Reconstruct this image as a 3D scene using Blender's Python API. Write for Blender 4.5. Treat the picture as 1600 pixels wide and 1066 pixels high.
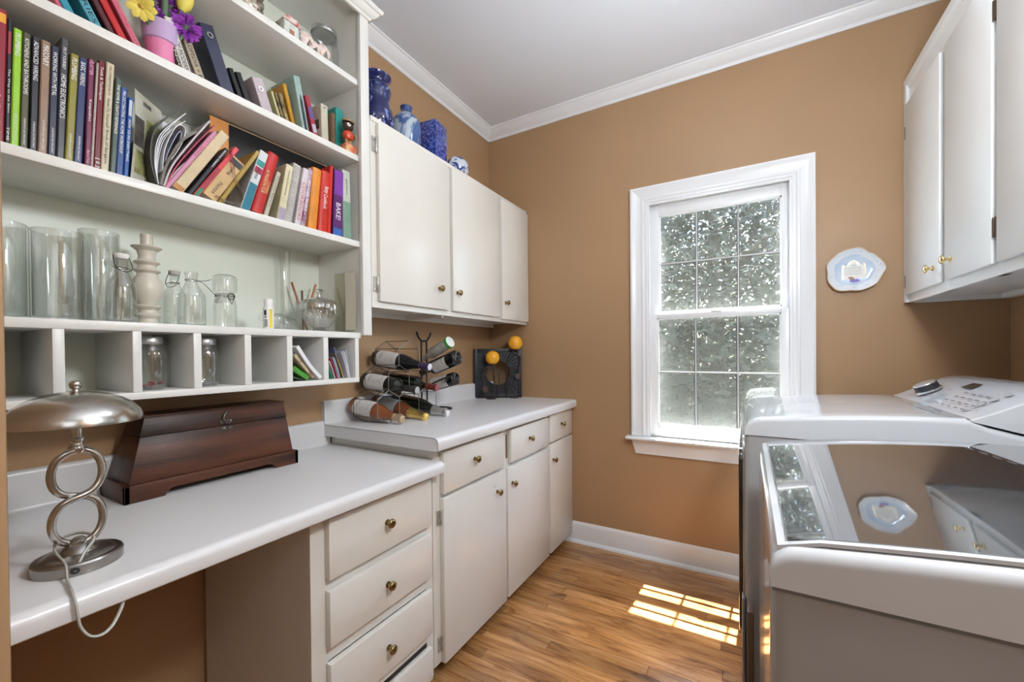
import bpy, bmesh, math, random
from math import sin, cos, pi, radians as R, sqrt, tan
from mathutils import Matrix, Vector
random.seed(7)
for o in list(bpy.data.objects): bpy.data.objects.remove(o)
S = bpy.context.scene
COL = S.collection

# ---------------------------------------------------------------- camera
# metres; x=0 left wall, y=0 window wall, z=0 floor; the camera stands in the doorway
yaw, pitch, roll = .522486, -.00904867, -.0095509
fw = Vector((-sin(yaw), cos(yaw), 0)); rt = Vector((cos(yaw), sin(yaw), 0)); up = Vector((0, 0, 1))
f2 = fw*cos(pitch)+up*sin(pitch); u2 = up*cos(pitch)-fw*sin(pitch)
r3 = rt*cos(roll)+u2*sin(roll); u3 = u2*cos(roll)-rt*sin(roll)
cam = bpy.data.cameras.new('camera'); co = bpy.data.objects.new('camera', cam); COL.objects.link(co)
m = Matrix.Identity(4)
for i in range(3):
    m[i][0] = r3[i]; m[i][1] = u3[i]; m[i][2] = -f2[i]
m[0][3], m[1][3], m[2][3] = 1.578, -2.44, 1.195
co.matrix_world = m
cam.sensor_width = 36; cam.lens = 641.1/1600*36; cam.shift_y = 24.4/1600; cam.clip_start = .02
S.camera = co

# ---------------------------------------------------------------- light
w = bpy.data.worlds.new('world'); S.world = w; w.use_nodes = True
nt = w.node_tree; bg = nt.nodes['Background']
sky = nt.nodes.new('ShaderNodeTexSky'); sky.sky_type = 'NISHITA'; sky.sun_disc = False
sky.sun_elevation = R(70); sky.sun_rotation = R(5); sky.air_density = 1.0; sky.dust_density = 2.0
nt.links.new(sky.outputs[0], bg.inputs[0]); bg.inputs[1].default_value = 5.0
def lamp(name, kind, loc, energy, color=(1, 1, 1), size=.5, size_y=None, d=(0, 0, -1)):
    l = bpy.data.lights.new(name, kind); l.energy = energy; l.color = color
    if kind == 'AREA':
        l.size = size
        if size_y: l.shape = 'RECTANGLE'; l.size_y = size_y
    o = bpy.data.objects.new(name, l); COL.objects.link(o); o.location = loc
    o.rotation_euler = Vector(d).to_track_quat('-Z', 'Y').to_euler()
    return o
sun = lamp('sun', 'SUN', (1.5, 3, 8), 230, (1, .96, .92), d=(-.022, -.33, -1)); sun.data.angle = R(.5)
lamp('hall_fill_right', 'AREA', (3.1, -3.3, 2.50), 10, (.92, .96, 1), 1.0, 1.6, d=(-.9, .45, -1))  # added fill from the unseen hall, no lamp known there
lamp('hall_fill_left', 'AREA', (-.7, -3.5, 2.60), 9, (.92, .96, 1), 1.0, 1.6, d=(.6, .3, -1))  # added fill behind the camera on the opposite side, unseen
pl = lamp('room_fill_upper', 'POINT', (1.38, -1.12, 2.47), 7.5, (.90, .955, 1.0)); pl.data.shadow_soft_size = .12  # added high fill for ceiling and upper walls, no known fixture
pl = lamp('room_fill_lower', 'POINT', (1.99, -1.82, 1.95), 50, (.90, .955, 1.0)); pl.data.shadow_soft_size = .11  # added low fill over the washer, brightens bookcase, counters and drawers
S.view_settings.view_transform = 'Standard'; S.view_settings.look = 'None'
S.view_settings.gamma = 1; S.view_settings.use_curve_mapping = False
S.view_settings.exposure = 0.14

# ---------------------------------------------------------------- materials
MATS = {}
def lin(c):
    if isinstance(c, str):
        c = [int(c[i:i+2], 16)/255 for i in (0, 2, 4)]
        return tuple(x/12.92 if x <= .04045 else ((x+.055)/1.055)**2.4 for x in c)
    return c
def mat(name, c, rough=.5, metal=0, coat=0, noise=0, nscale=8, bump=0, bscale=60, spec=.5, c2=None, stretch=None, detail=4, sheen=0):
    if name in MATS: return MATS[name]
    M = bpy.data.materials.new(name); M.use_nodes = True; n = M.node_tree.nodes; L = M.node_tree.links
    b = n['Principled BSDF']; c = lin(c)
    b.inputs['Base Color'].default_value = (*c, 1); b.inputs['Roughness'].default_value = rough
    b.inputs['Metallic'].default_value = metal; b.inputs['Coat Weight'].default_value = coat
    b.inputs['Coat Roughness'].default_value = .05
    b.inputs['Specular IOR Level'].default_value = spec
    if noise or c2 or bump:
        tc = n.new('ShaderNodeTexCoord'); mp = n.new('ShaderNodeMapping')
        L.new(tc.outputs['Object'], mp.inputs[0])
        if stretch: mp.inputs['Scale'].default_value = stretch
    if noise or c2:
        t = n.new('ShaderNodeTexNoise'); t.inputs['Scale'].default_value = nscale; t.inputs['Detail'].default_value = detail
        L.new(mp.outputs[0], t.inputs[0])
        r = n.new('ShaderNodeValToRGB'); L.new(t.outputs[0], r.inputs[0])
        if c2: a, d = c, lin(c2)
        else: a, d = tuple(x*(1-noise) for x in c), tuple(min(1, x*(1+noise)) for x in c)
        r.color_ramp.elements[0].position = .35; r.color_ramp.elements[1].position = .65
        r.color_ramp.elements[0].color = (*a, 1); r.color_ramp.elements[1].color = (*d, 1)
        L.new(r.outputs[0], b.inputs['Base Color'])
    if bump:
        t2 = n.new('ShaderNodeTexNoise'); t2.inputs['Scale'].default_value = bscale; t2.inputs['Detail'].default_value = 3
        L.new(mp.outputs[0], t2.inputs[0])
        bp = n.new('ShaderNodeBump'); bp.inputs['Strength'].default_value = bump; bp.inputs['Distance'].default_value = .002
        L.new(t2.outputs[0], bp.inputs['Height']); L.new(bp.outputs[0], b.inputs['Normal'])
    MATS[name] = M; return M
def glassmat(name, tint=(1, 1, 1), gloss=1.0, ior=1.5, extra=.04):
    """thin clear glass wall: see-through with a Fresnel sheen"""
    if name in MATS: return MATS[name]
    M = bpy.data.materials.new(name); M.use_nodes = True; n = M.node_tree.nodes; L = M.node_tree.links
    n.remove(n['Principled BSDF'])
    lw = n.new('ShaderNodeFresnel'); ge = n.new('ShaderNodeNewGeometry'); mi = n.new('ShaderNodeMapRange')   # same sheen from either side of the wall
    L.new(ge.outputs['Backfacing'], mi.inputs[0]); mi.inputs[3].default_value = ior; mi.inputs[4].default_value = 1/ior; L.new(mi.outputs[0], lw.inputs[0])
    ad = n.new('ShaderNodeMath'); ad.operation = 'MULTIPLY_ADD'; ad.inputs[1].default_value = gloss; ad.inputs[2].default_value = extra
    L.new(lw.outputs[0], ad.inputs[0])
    mx = n.new('ShaderNodeMixShader'); t = n.new('ShaderNodeBsdfTransparent'); t.inputs[0].default_value = (*tint, 1)
    g = n.new('ShaderNodeBsdfGlossy'); g.inputs['Roughness'].default_value = .03
    L.new(ad.outputs[0], mx.inputs[0]); L.new(t.outputs[0], mx.inputs[1]); L.new(g.outputs[0], mx.inputs[2])
    L.new(mx.outputs[0], n['Material Output'].inputs[0]); MATS[name] = M; return M

TAN = mat('tan_wall_paint', (.40, .245, .130), .42, noise=.04, nscale=1.5, bump=.12, bscale=220, spec=.35)
CEIL = mat('ceiling_paint', (.78, .82, .89), .8, bump=.05, bscale=150)
TRIM = mat('white_trim_paint', (.80, .80, .81), .3, noise=.015, nscale=3)
CAB = mat('cream_cabinet_paint', (.74, .71, .655), .28, noise=.025, nscale=3, bump=.05, bscale=30)
CABW = mat('white_cabinet_paint', (.78, .785, .775), .28, noise=.02, nscale=3, bump=.05, bscale=30)
SHELF = mat('shelf_paint', (.76, .75, .715), .35, noise=.03, nscale=5, bump=.06, bscale=30)
BACKP = mat('pale_green_shelf_back_paint', (.74, .77, .68), .4, noise=.03, nscale=3)
LAM = mat('white_laminate', (.72, .71, .71), .28, noise=.02, nscale=2)
SEAM = mat('dark_seam', (.08, .06, .05), .6)
BRASS = mat('antique_brass', (.30, .22, .10), .25, 1, noise=.2, nscale=60)
BRASSY = mat('polished_brass', (.75, .60, .30), .16, 1)
HINGE = mat('painted_steel_hinge', (.5, .48, .44), .35, .6, noise=.3, nscale=200)
DHINGE = mat('dark_bronze_hinge', (.10, .07, .05), .4, .7)
DARK = mat('dark_interior', (.03, .02, .015), .8)
BLACK = mat('black_iron', (.015, .014, .016), .45, .3)
PAPER = mat('paper', (.75, .71, .62), .8, noise=.1, nscale=200, stretch=(1, 6, 1))
WPAPER = mat('white_paper', (.82, .82, .84), .7)
GLASS = glassmat('clear_glass', (.97, .985, .975), 1.5, extra=.10)
GLASSD = glassmat('clear_glass_pane', (.97, .98, .97), 1.3)

# ---------------------------------------------------------------- mesh helpers
class MB:
    def __init__(s): s.v = []; s.f = []; s.m = []
    def add(s, vs, fs, mi=0, M=None):
        n = len(s.v)
        s.v += [tuple(M @ Vector(v)) if M is not None else tuple(v) for v in vs]
        s.f += [tuple(n+i for i in f) for f in fs]; s.m += [mi]*len(fs); return s
    def box(s, x0, x1, y0, y1, z0, z1, mi=0, M=None):
        return s.add([(x0, y0, z0), (x1, y0, z0), (x1, y1, z0), (x0, y1, z0), (x0, y0, z1), (x1, y0, z1), (x1, y1, z1), (x0, y1, z1)],
                     [(0, 3, 2, 1), (4, 5, 6, 7), (0, 1, 5, 4), (1, 2, 6, 5), (2, 3, 7, 6), (3, 0, 4, 7)], mi, M)
    def prism(s, poly, a, b, axis='y', mi=0, M=None, caps=True):
        """poly of 2-D points: axis y -> (x,z); axis x -> (y,z); axis z -> (x,y)"""
        f = {'y': lambda p, t: (p[0], t, p[1]), 'x': lambda p, t: (t, p[0], p[1]), 'z': lambda p, t: (p[0], p[1], t)}[axis]
        n = len(poly); vs = [f(p, a) for p in poly]+[f(p, b) for p in poly]
        fs = [(i, (i+1) % n, n+(i+1) % n, n+i) for i in range(n)]
        if caps: fs += [tuple(range(n))[::-1], tuple(range(n, 2*n))]
        return s.add(vs, fs, mi, M)
    def lathe(s, prof, n=24, mi=0, M=None, cap=False):
        """prof: (r, z) upward"""
        vs = []; k = len(prof)
        for r, z in prof:
            for j in range(n):
                a = 2*pi*j/n; vs.append((r*cos(a), r*sin(a), z))
        fs = [(i*n+j, i*n+(j+1) % n, (i+1)*n+(j+1) % n, (i+1)*n+j) for i in range(k-1) for j in range(n)]
        if cap or prof[0][0] > 1e-4 and cap: fs += [tuple(range(n))[::-1], tuple((k-1)*n+j for j in range(n))]
        return s.add(vs, fs, mi, M)
    def tube(s, pts, r, n=8, mi=0, closed=False, M=None, rs=None, flat=1):
        P = [Vector(p) for p in pts]; k = len(P); vs = []; prev = None
        for i, p in enumerate(P):
            if closed: t = P[(i+1) % k]-P[i-1]
            else: t = P[min(i+1, k-1)]-P[max(i-1, 0)]
            t.normalize()
            a = prev if prev is not None else (Vector((0, 0, 1)) if abs(t.z) < .9 else Vector((1, 0, 0)))
            u = (a-t*a.dot(t))
            if u.length < 1e-6: u = t.orthogonal()
            u.normalize(); v = t.cross(u); prev = u
            rr = rs[i] if rs else r
            for j in range(n):
                an = 2*pi*j/n; vs.append(tuple(p+u*rr*cos(an)+v*rr*flat*sin(an)))
        fs = [(i*n+j, i*n+(j+1) % n, ((i+1) % k)*n+(j+1) % n, ((i+1) % k)*n+j) for i in range(k if closed else k-1) for j in range(n)]
        if not closed: fs += [tuple(range(n))[::-1], tuple((k-1)*n+j for j in range(n))]
        return s.add(vs, fs, mi, M)
    def build(s, name, mats, parent=None, smooth=None, bevel=0, seg=2, recalc=True):
        me = bpy.data.meshes.new(name); me.from_pydata(s.v, [], s.f); 
        for mm in (mats if isinstance(mats, (list, tuple)) else [mats]): me.materials.append(mm)
        me.polygons.foreach_set('material_index', s.m)
        if recalc or bevel:
            bm = bmesh.new(); bm.from_mesh(me)
            if recalc: bmesh.ops.recalc_face_normals(bm, faces=bm.faces)
            if bevel:
                ed = [e for e in bm.edges if len(e.link_faces) == 2 and e.calc_face_angle(0) > R(30)]
                bmesh.ops.bevel(bm, geom=ed, offset=bevel, segments=seg, profile=.5, affect='EDGES', clamp_overlap=True)
            bm.to_mesh(me); bm.free()
        if smooth is None: smooth = 35 if bevel else 0
        if smooth:
            me.polygons.foreach_set('use_smooth', [True]*len(me.polygons))
            try: me.set_sharp_from_angle(angle=R(smooth))
            except Exception: pass
        o = bpy.data.objects.new(name, me); COL.objects.link(o)
        if parent: o.parent = parent
        return o
def box(name, x0, x1, y0, y1, z0, z1, m_, parent=None, bevel=0, seg=2):
    return MB().box(x0, x1, y0, y1, z0, z1).build(name, m_, parent, bevel=bevel, seg=seg)
def lathe(name, prof, m_, parent=None, n=24, M=None, smooth=40, cap=False):
    return MB().lathe(prof, n, M=M, cap=cap).build(name, m_, parent, smooth=smooth)
def tag(o, label=None, cat=None, group=None, kind=None):
    if label: o['label'] = label
    if cat: o['category'] = cat
    if group: o['group'] = group
    if kind: o['kind'] = kind
    return o
def thing(name, label, cat, loc=(0, 0, 0), rot=(0, 0, 0), group=None):
    o = bpy.data.objects.new(name, None); COL.objects.link(o); o.location = loc; o.rotation_euler = rot
    o.empty_display_size = .05
    return tag(o, label, cat, group)
def struct(o, label=None): return tag(o, label, kind='structure')
def copy_tree(o, parent=None):
    c = o.copy(); COL.objects.link(c); c.parent = parent
    for ch in list(o.children): copy_tree(ch, c)
    return c
def T(x, y, z): return Matrix.Translation((x, y, z))
def frame(o, X, Y):
    """matrix with local x along X, local y along Y at point o"""
    X = Vector(X).normalized(); Y = Vector(Y); Y = (Y-X*X.dot(Y)).normalized(); Z = X.cross(Y)
    M = Matrix.Identity(4)
    for i in range(3): M[i][0] = X[i]; M[i][1] = Y[i]; M[i][2] = Z[i]; M[i][3] = o[i]
    return M
def text(s_, name, m_, parent, org, X, Y, length, height, center=False):
    """flat lettering that starts at org, runs along X, letters' up along Y; fitted to length x height"""
    cu = bpy.data.curves.new('t', 'FONT'); cu.body = s_; cu.size = 1; cu.resolution_u = 2; cu.fill_mode = 'FRONT'
    to = bpy.data.objects.new('t', cu); COL.objects.link(to)
    me = bpy.data.meshes.new_from_object(to.evaluated_get(bpy.context.evaluated_depsgraph_get()))
    bpy.data.objects.remove(to); bpy.data.curves.remove(cu)
    if not me.vertices: return None
    xs = [v.co.x for v in me.vertices]; ys = [v.co.y for v in me.vertices]
    a, b, c, d = min(xs), max(xs), min(ys), max(ys)
    sx = length/(b-a); sy = height/(d-c)
    M = frame(org, X, Y) @ Matrix.Diagonal((sx, sy, 1, 1)) @ T(-a, -c, 0)
    me.transform(M); me.materials.clear(); me.materials.append(m_); me.name = name
    o = bpy.data.objects.new(name, me); COL.objects.link(o); o.parent = parent; return o
def arc(cx, cy, r, a0, a1, n=6): return [(cx+r*cos(R(a0+(a1-a0)*i/n)), cy+r*sin(R(a0+(a1-a0)*i/n))) for i in range(n+1)]
def catmull(P, k=6, closed=False):
    P = [Vector(p) for p in P]; n = len(P); out = []
    for i in range(n if closed else n-1):
        g = (lambda j: P[j % n]) if closed else (lambda j: P[max(0, min(n-1, j))])
        p0, p1, p2, p3 = g(i-1), g(i), g(i+1), g(i+2)
        for t in range(k):
            t /= k
            out.append(.5*((2*p1)+(-p0+p2)*t+(2*p0-5*p1+4*p2-p3)*t*t+(-p0+3*p1-3*p2+p3)*t**3))
    if not closed: out.append(P[-1])
    return out

# ================================================================= ROOM SHELL
H = 2.745; RW = 2.496
WX0, WX1, WZ0, WZ1 = 1.075, 1.770, .700, 2.05       # window rough opening
b = MB()
b.box(-.12, WX0, 0, .12, 0, H+.1); b.box(WX1, RW+.12, 0, .12, 0, H+.1)
b.box(WX0, WX1, 0, .12, 0, WZ0); b.box(WX0, WX1, 0, .12, WZ1, H+.1)
struct(b.build('wall_far', TAN), 'tan painted wall with the window in it')
struct(box('wall_left', -.12, 0, -2.42, 0, 0, H+.1, TAN), 'tan painted wall behind the bookcase and the left cabinets')
struct(box('wall_right', RW, RW+.12, -2.42, 0, 0, H+.1, TAN), 'tan painted wall behind the washer and dryer')
struct(box('wall_entry', -.12, .72, -2.42, -2.3025, 0, H+.1, TAN, bevel=.006), 'end of the tan doorway wall at the left picture edge')
b = MB(); HW = mat('hall_wall_paint', (.66, .60, .52), .6)
b.box(-1.5, 3.9, -4.9, -4.8, 0, H+.1); b.box(-1.6, -1.5, -4.9, -2.42, 0, H+.1); b.box(3.9, 4.0, -4.9, -2.42, 0, H+.1)
b.box(-1.6, -.12, -2.52, -2.42, 0, H+.1); b.box(RW+.12, 4.0, -2.52, -2.42, 0, H+.1)
struct(b.build('wall_near', HW), 'pale hallway walls behind the camera')
struct(box('ceiling', -1.6, 4.0, -4.9, .12, H, H+.1, CEIL), 'flat pale ceiling')

# floor: sub-floor plus oak strips as planks
def woodmat(name, base, dark, light, seedobj=True, rough=.24):
    M = bpy.data.materials.new(name); M.use_nodes = True; n = M.node_tree.nodes; L = M.node_tree.links
    bs = n['Principled BSDF']; tc = n.new('ShaderNodeTexCoord'); oi = n.new('ShaderNodeObjectInfo')
    add = n.new('ShaderNodeVectorMath'); add.operation = 'ADD'; sc = n.new('ShaderNodeVectorMath'); sc.operation = 'SCALE'
    cb = n.new('ShaderNodeCombineXYZ'); L.new(oi.outputs['Random'], cb.inputs[0]); L.new(oi.outputs['Random'], cb.inputs[1])
    L.new(cb.outputs[0], sc.inputs[0]); sc.inputs['Scale'].default_value = 37
    L.new(tc.outputs['Object'], add.inputs[0]); L.new(sc.outputs[0], add.inputs[1])
    mp = n.new('ShaderNodeMapping'); mp.inputs['Scale'].default_value = (1.0, 9, 1); L.new(add.outputs[0], mp.inputs[0])
    t = n.new('ShaderNodeTexNoise'); t.inputs['Scale'].default_value = 3.2; t.inputs['Detail'].default_value = 8; t.inputs['Roughness'].default_value = .62; t.inputs['Distortion'].default_value = .9
    L.new(mp.outputs[0], t.inputs[0])
    r = n.new('ShaderNodeValToRGB'); L.new(t.outputs[0], r.inputs[0]); e = r.color_ramp.elements
    e[0].position = .30; e[0].color = (*dark, 1); e[1].position = .68; e[1].color = (*light, 1)
    k = r.color_ramp.elements.new(.48); k.color = (*base, 1)
    # board to board tint
    hs = n.new('ShaderNodeHueSaturation'); mr = n.new('ShaderNodeMapRange'); L.new(oi.outputs['Random'], mr.inputs[0])
    mr.inputs[3].default_value = .72; mr.inputs[4].default_value = 1.22; L.new(mr.outputs[0], hs.inputs['Value']); L.new(r.outputs[0], hs.inputs['Color'])
    # knots and dark streaks
    t2 = n.new('ShaderNodeTexNoise'); t2.inputs['Scale'].default_value = 2.4; t2.inputs['Detail'].default_value = 5; t2.inputs['Distortion'].default_value = 1.5
    mp2 = n.new('ShaderNodeMapping'); mp2.inputs['Scale'].default_value = (1.3, 4.5, 1); L.new(tc.outputs['Object'], mp2.inputs[0]); L.new(mp2.outputs[0], t2.inputs[0])
    r2 = n.new('ShaderNodeValToRGB'); L.new(t2.outputs[0], r2.inputs[0]); r2.color_ramp.elements[0].position = .60; r2.color_ramp.elements[0].color = (1, 1, 1, 1)
    r2.color_ramp.elements[1].position = .74; r2.color_ramp.elements[1].color = (.36, .30, .28, 1)
    mx = n.new('ShaderNodeMixRGB'); mx.blend_type = 'MULTIPLY'; mx.inputs[0].default_value = .85
    L.new(hs.outputs[0], mx.inputs[1]); L.new(r2.outputs[0], mx.inputs[2]); L.new(mx.outputs[0], bs.inputs['Base Color'])
    bs.inputs['Roughness'].default_value = rough; bs.inputs['Coat Weight'].default_value = .4; bs.inputs['Coat Roughness'].default_value = .15
    bp = n.new('ShaderNodeBump'); bp.inputs['Strength'].default_value = .08; bp.inputs['Distance'].default_value = .002; L.new(t.outputs[0], bp.inputs['Height']); L.new(bp.outputs[0], bs.inputs['Normal'])
    return M
OAK = woodmat('oak_floor', (.44, .205, .068), (.20, .078, .024), (.60, .32, .13))
OAKH = mat('hall_oak', (.40, .20, .08), .3, noise=.3, nscale=3, stretch=(1, 12, 1))
fl = struct(MB().box(-1.6, 4.0, -4.9, 0, -.08, -.012).box(-1.6, 4.0, -4.9, -2.36, -.012, 0).build('floor', OAKH), 'honey oak strip floor')
rows = 42; pw = 2.36/rows
for r_ in range(rows):
    y1 = -r_*pw; x = -random.random()*.5+.0
    x = 0.0; first = random.uniform(.25, 1.0)
    while x < RW-.001:
        L_ = first if x == 0 else random.uniform(.45, 1.25)
        x2 = min(RW, x+L_)
        if RW-x2 < .15: x2 = RW
        y0 = y1-pw; g = .0006; bz = .0008
        if not (x2 < .40 or x > 1.75 and y1 > -2.2):
            MB().add([(x+g, y0+g, -.012), (x2-g, y0+g, -.012), (x2-g, y1-g, -.012), (x+g, y1-g, -.012),
                      (x+g, y0+g, -bz), (x2-g, y0+g, -bz), (x2-g, y1-g, -bz), (x+g, y1-g, -bz),
                      (x+g+bz, y0+g+bz, 0), (x2-g-bz, y0+g+bz, 0), (x2-g-bz, y1-g-bz, 0), (x+g+bz, y1-g-bz, 0)],
                     [(0, 1, 5, 4), (1, 2, 6, 5), (2, 3, 7, 6), (3, 0, 4, 7), (4, 5, 9, 8), (5, 6, 10, 9), (6, 7, 11, 10), (7, 4, 8, 11), (8, 9, 10, 11)]
                     ).build('plank', OAK, fl, recalc=False)
        else:
            box('plank', x+g, x2-g, y0+g, y1-g, -.012, 0, OAK, fl)
        x = x2

# baseboard with shoe moulding
prof = [(0, 0), (-.013, 0), (-.013, .105), (-.010, .118), (-.004, .127), (0, .128)]
bb = struct(MB().prism([(p[0], p[1]) for p in prof], .0, RW, 'x').build('baseboard_far', TRIM, smooth=30), 'white baseboard under the window')
MB().prism([(-.013, 0)]+[(-.013-.017*cos(R(a)), .019*sin(R(a))) for a in range(0, 91, 15)], .0, RW, 'x').build('shoe_moulding', TRIM, bb, smooth=40)
MB().prism([(RW-p[0]*-1, p[1]) for p in prof], -2.3, 0, 'y').build('baseboard_right', TRIM, smooth=30)
struct(bpy.data.objects['baseboard_right'], 'white baseboard behind the washer and dryer')

# crown moulding
cp = [(0, 0), (.008, .0), (.011, .008), (.012, .016), (.018, .020), (.030, .030), (.043, .046), (.050, .055), (.052, .060), (.058, .062), (.060, .070), (0, .070)]
cz = H-.070
struct(MB().prism([(-a, cz+c) for a, c in cp], 0, RW, 'x').build('trim_1', TRIM, smooth=30), 'white crown moulding over the window wall')
struct(MB().prism([(a, cz+c) for a, c in cp], -2.3, 0, 'y').build('trim_2', TRIM, smooth=30), 'white crown moulding over the left wall')
struct(MB().prism([(RW-a, cz+c) for a, c in cp], -2.4, 0, 'y').build('trim_3', TRIM, smooth=30), 'white crown moulding over the right wall')

# ---------------------------------------------------------------- window
win = bpy.data.objects.new('window_1', None); COL.objects.link(win); struct(win, 'white double-hung window with six over six panes')
CX0, CX1, CZ1 = .986, 1.858, 2.135; IX0, IX1, IZ1 = 1.062, 1.783, 2.062
def casing(side):
    cs = [(0, 0), (0, -.024), (.010, -.026), (.018, -.022), (.030, -.018), (.046, -.016), (.058, -.014), (.062, -.017), (.070, -.017), (.0755, -.012), (.0755, 0)]  # (in from outer edge, depth)
    vs = []; n = len(cs)
    z0 = .708
    if side == 'L': 
        for d, y in cs: vs.append((CX0+d, y, z0))
        for d, y in cs: vs.append((CX0+d, y, CZ1-d))
    elif side == 'R':
        for d, y in cs: vs.append((CX1-d, y, z0))
        for d, y in cs: vs.append((CX1-d, y, CZ1-d))
    else:
        for d, y in cs: vs.append((CX0+d, y, CZ1-d))
        for d, y in cs: vs.append((CX1-d, y, CZ1-d))
    fs = [(i, (i+1) % n, n+(i+1) % n, n+i) for i in range(n)]+[tuple(range(n)), tuple(range(n, 2*n))]
    MB().add(vs, fs).build('casing', TRIM, win, smooth=25)
for s_ in 'LRT': casing(s_)
# jambs and stops
b = MB(); b.box(IX0, IX0+.015, -.010, .12, .70, IZ1); b.box(IX1-.015, IX1, -.010, .12, .70, IZ1); b.box(IX0+.015, IX1-.015, -.010, .12, IZ1-.015, IZ1)
b.box(IX0+.0145, IX0+.027, -.004, .012, .70, IZ1-.0145); b.box(IX1-.027, IX1-.0145, -.004, .012, .70, IZ1-.0145); b.box(IX0+.027, IX1-.027, -.004, .012, IZ1-.027, IZ1-.014)
b.box(WX0-.01, WX1+.01, -.0, .13, .69, .706)
b.build('jamb', TRIM, win)
PANE = glassmat('window_glass', (.93, .95, .94), 1.0)
def sash(name, y, x0, x1, z0, z1, gx0, gx1, gz0, gz1, gxs, gz):
    t = .030
    s_ = MB(); 
    s_.box(x0, gx0, y, y+t, z0, z1); s_.box(gx1, x1, y, y+t, z0, z1); s_.box(gx0, gx1, y, y+t, z0, gz0); s_.box(gx0, gx1, y, y+t, gz1, z1)
    # glazing bead
    o = s_.build(name, TRIM, win, bevel=.0012)
    bd = MB(); e = .007
    bd.box(gx0, gx0+e, y+.004, y+.02, gz0, gz1); bd.box(gx1-e, gx1, y+.004, y+.02, gz0, gz1); bd.box(gx0, gx1, y+.004, y+.02, gz0, gz0+e); bd.box(gx0, gx1, y+.004, y+.02, gz1-e, gz1)
    bd.build('glazing_bead', TRIM, o)
    MUN = mat('grille_bar', (.55, .55, .56), .4); GK = mat('muntin_shade_tone', (.05, .05, .045), .5)  # greyed bar and dark strip carry the backlit shade of white muntins
    for gx in gxs:
        box('muntin', gx-.0030, gx+.0030, y+.007, y+.017, gz0, gz1, MUN, o); box('muntin_shade', gx-.0072, gx+.0060, y+.0175, y+.024, gz0, gz1, GK, o)
    box('muntin', gx0, gx1, y+.0065, y+.0165, gz-.0032, gz+.0032, MUN, o); box('muntin_shade', gx0, gx1, y+.0175, y+.024, gz-.0050, gz+.0066, GK, o)
    xs = [gx0]+list(gxs)+[gx1]; zs = [gz0, gz, gz1]
    for i in range(3):
        for j in range(2):
            box('pane', xs[i]+.0005, xs[i+1]-.0005, y+.0170, y+.0174, zs[j]+.0005, zs[j+1]-.0005, PANE, o)
    return o
lower = sash('lower_sash', .0125, 1.0775, 1.7675, .708, 1.407, 1.1265, 1.7225, .776, 1.3845, (1.327, 1.531), 1.077)
upper = sash('upper_sash', .044, 1.0775, 1.7675, 1.385, 2.0465, 1.133, 1.727, 1.420, 1.977, (1.331, 1.534), 1.698)
lk = MB(); lk.box(1.405, 1.455, .006, .034, 1.407, 1.412); lk.tube([(1.43, .02, 1.412), (1.43, .02, 1.420), (1.455, .012, 1.421)], .004, 8)
lk.build('sash_lock', mat('lock_metal', (.7, .7, .7), .3, .5), win, bevel=.001)
# stool (inner sill) and apron
MB().prism([(.012, .706), (-.052, .706), (-.059, .7035), (-.062, .697), (-.059, .690), (-.052, .6875), (.012, .6875)], .960, 1.886, 'x').build('window_sill', TRIM, win, smooth=50)
b = MB(); pa = [(0, .6875), (-.030, .6875), (-.026, .672), (-.020, .655), (-.014, .628), (-.012, .604), (0, .604)]
n_ = len(pa); vs = []
for k_, x in ((0, .986), (1, 1.858)):
    for y, z in pa: vs.append((x+(.020*(.6875-z)/.083)*(1 if k_ == 0 else -1), y, z))
b.add(vs, [(i, (i+1) % n_, n_+(i+1) % n_, n_+i) for i in range(n_)]+[tuple(range(n_)), tuple(range(n_, 2*n_))]); b.build('apron', TRIM, win, smooth=30)
# insect screen outside
SM = bpy.data.materials.new('insect_screen'); SM.use_nodes = True; n = SM.node_tree.nodes; L = SM.node_tree.links; n.remove(n['Principled BSDF'])
mx = n.new('ShaderNodeMixShader'); t = n.new('ShaderNodeBsdfTransparent'); d = n.new('ShaderNodeBsdfDiffuse'); d.inputs[0].default_value = (.15, .155, .145, 1)
mx.inputs[0].default_value = .58; L.new(t.outputs[0], mx.inputs[1]); L.new(d.outputs[0], mx.inputs[2]); L.new(mx.outputs[0], n['Material Output'].inputs[0])
MB().add([(1.085, .098, .70), (1.76, .098, .70), (1.76, .098, 2.05), (1.085, .098, 2.05)], [(0, 1, 2, 3)]).build('insect_screen', SM, win)

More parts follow.
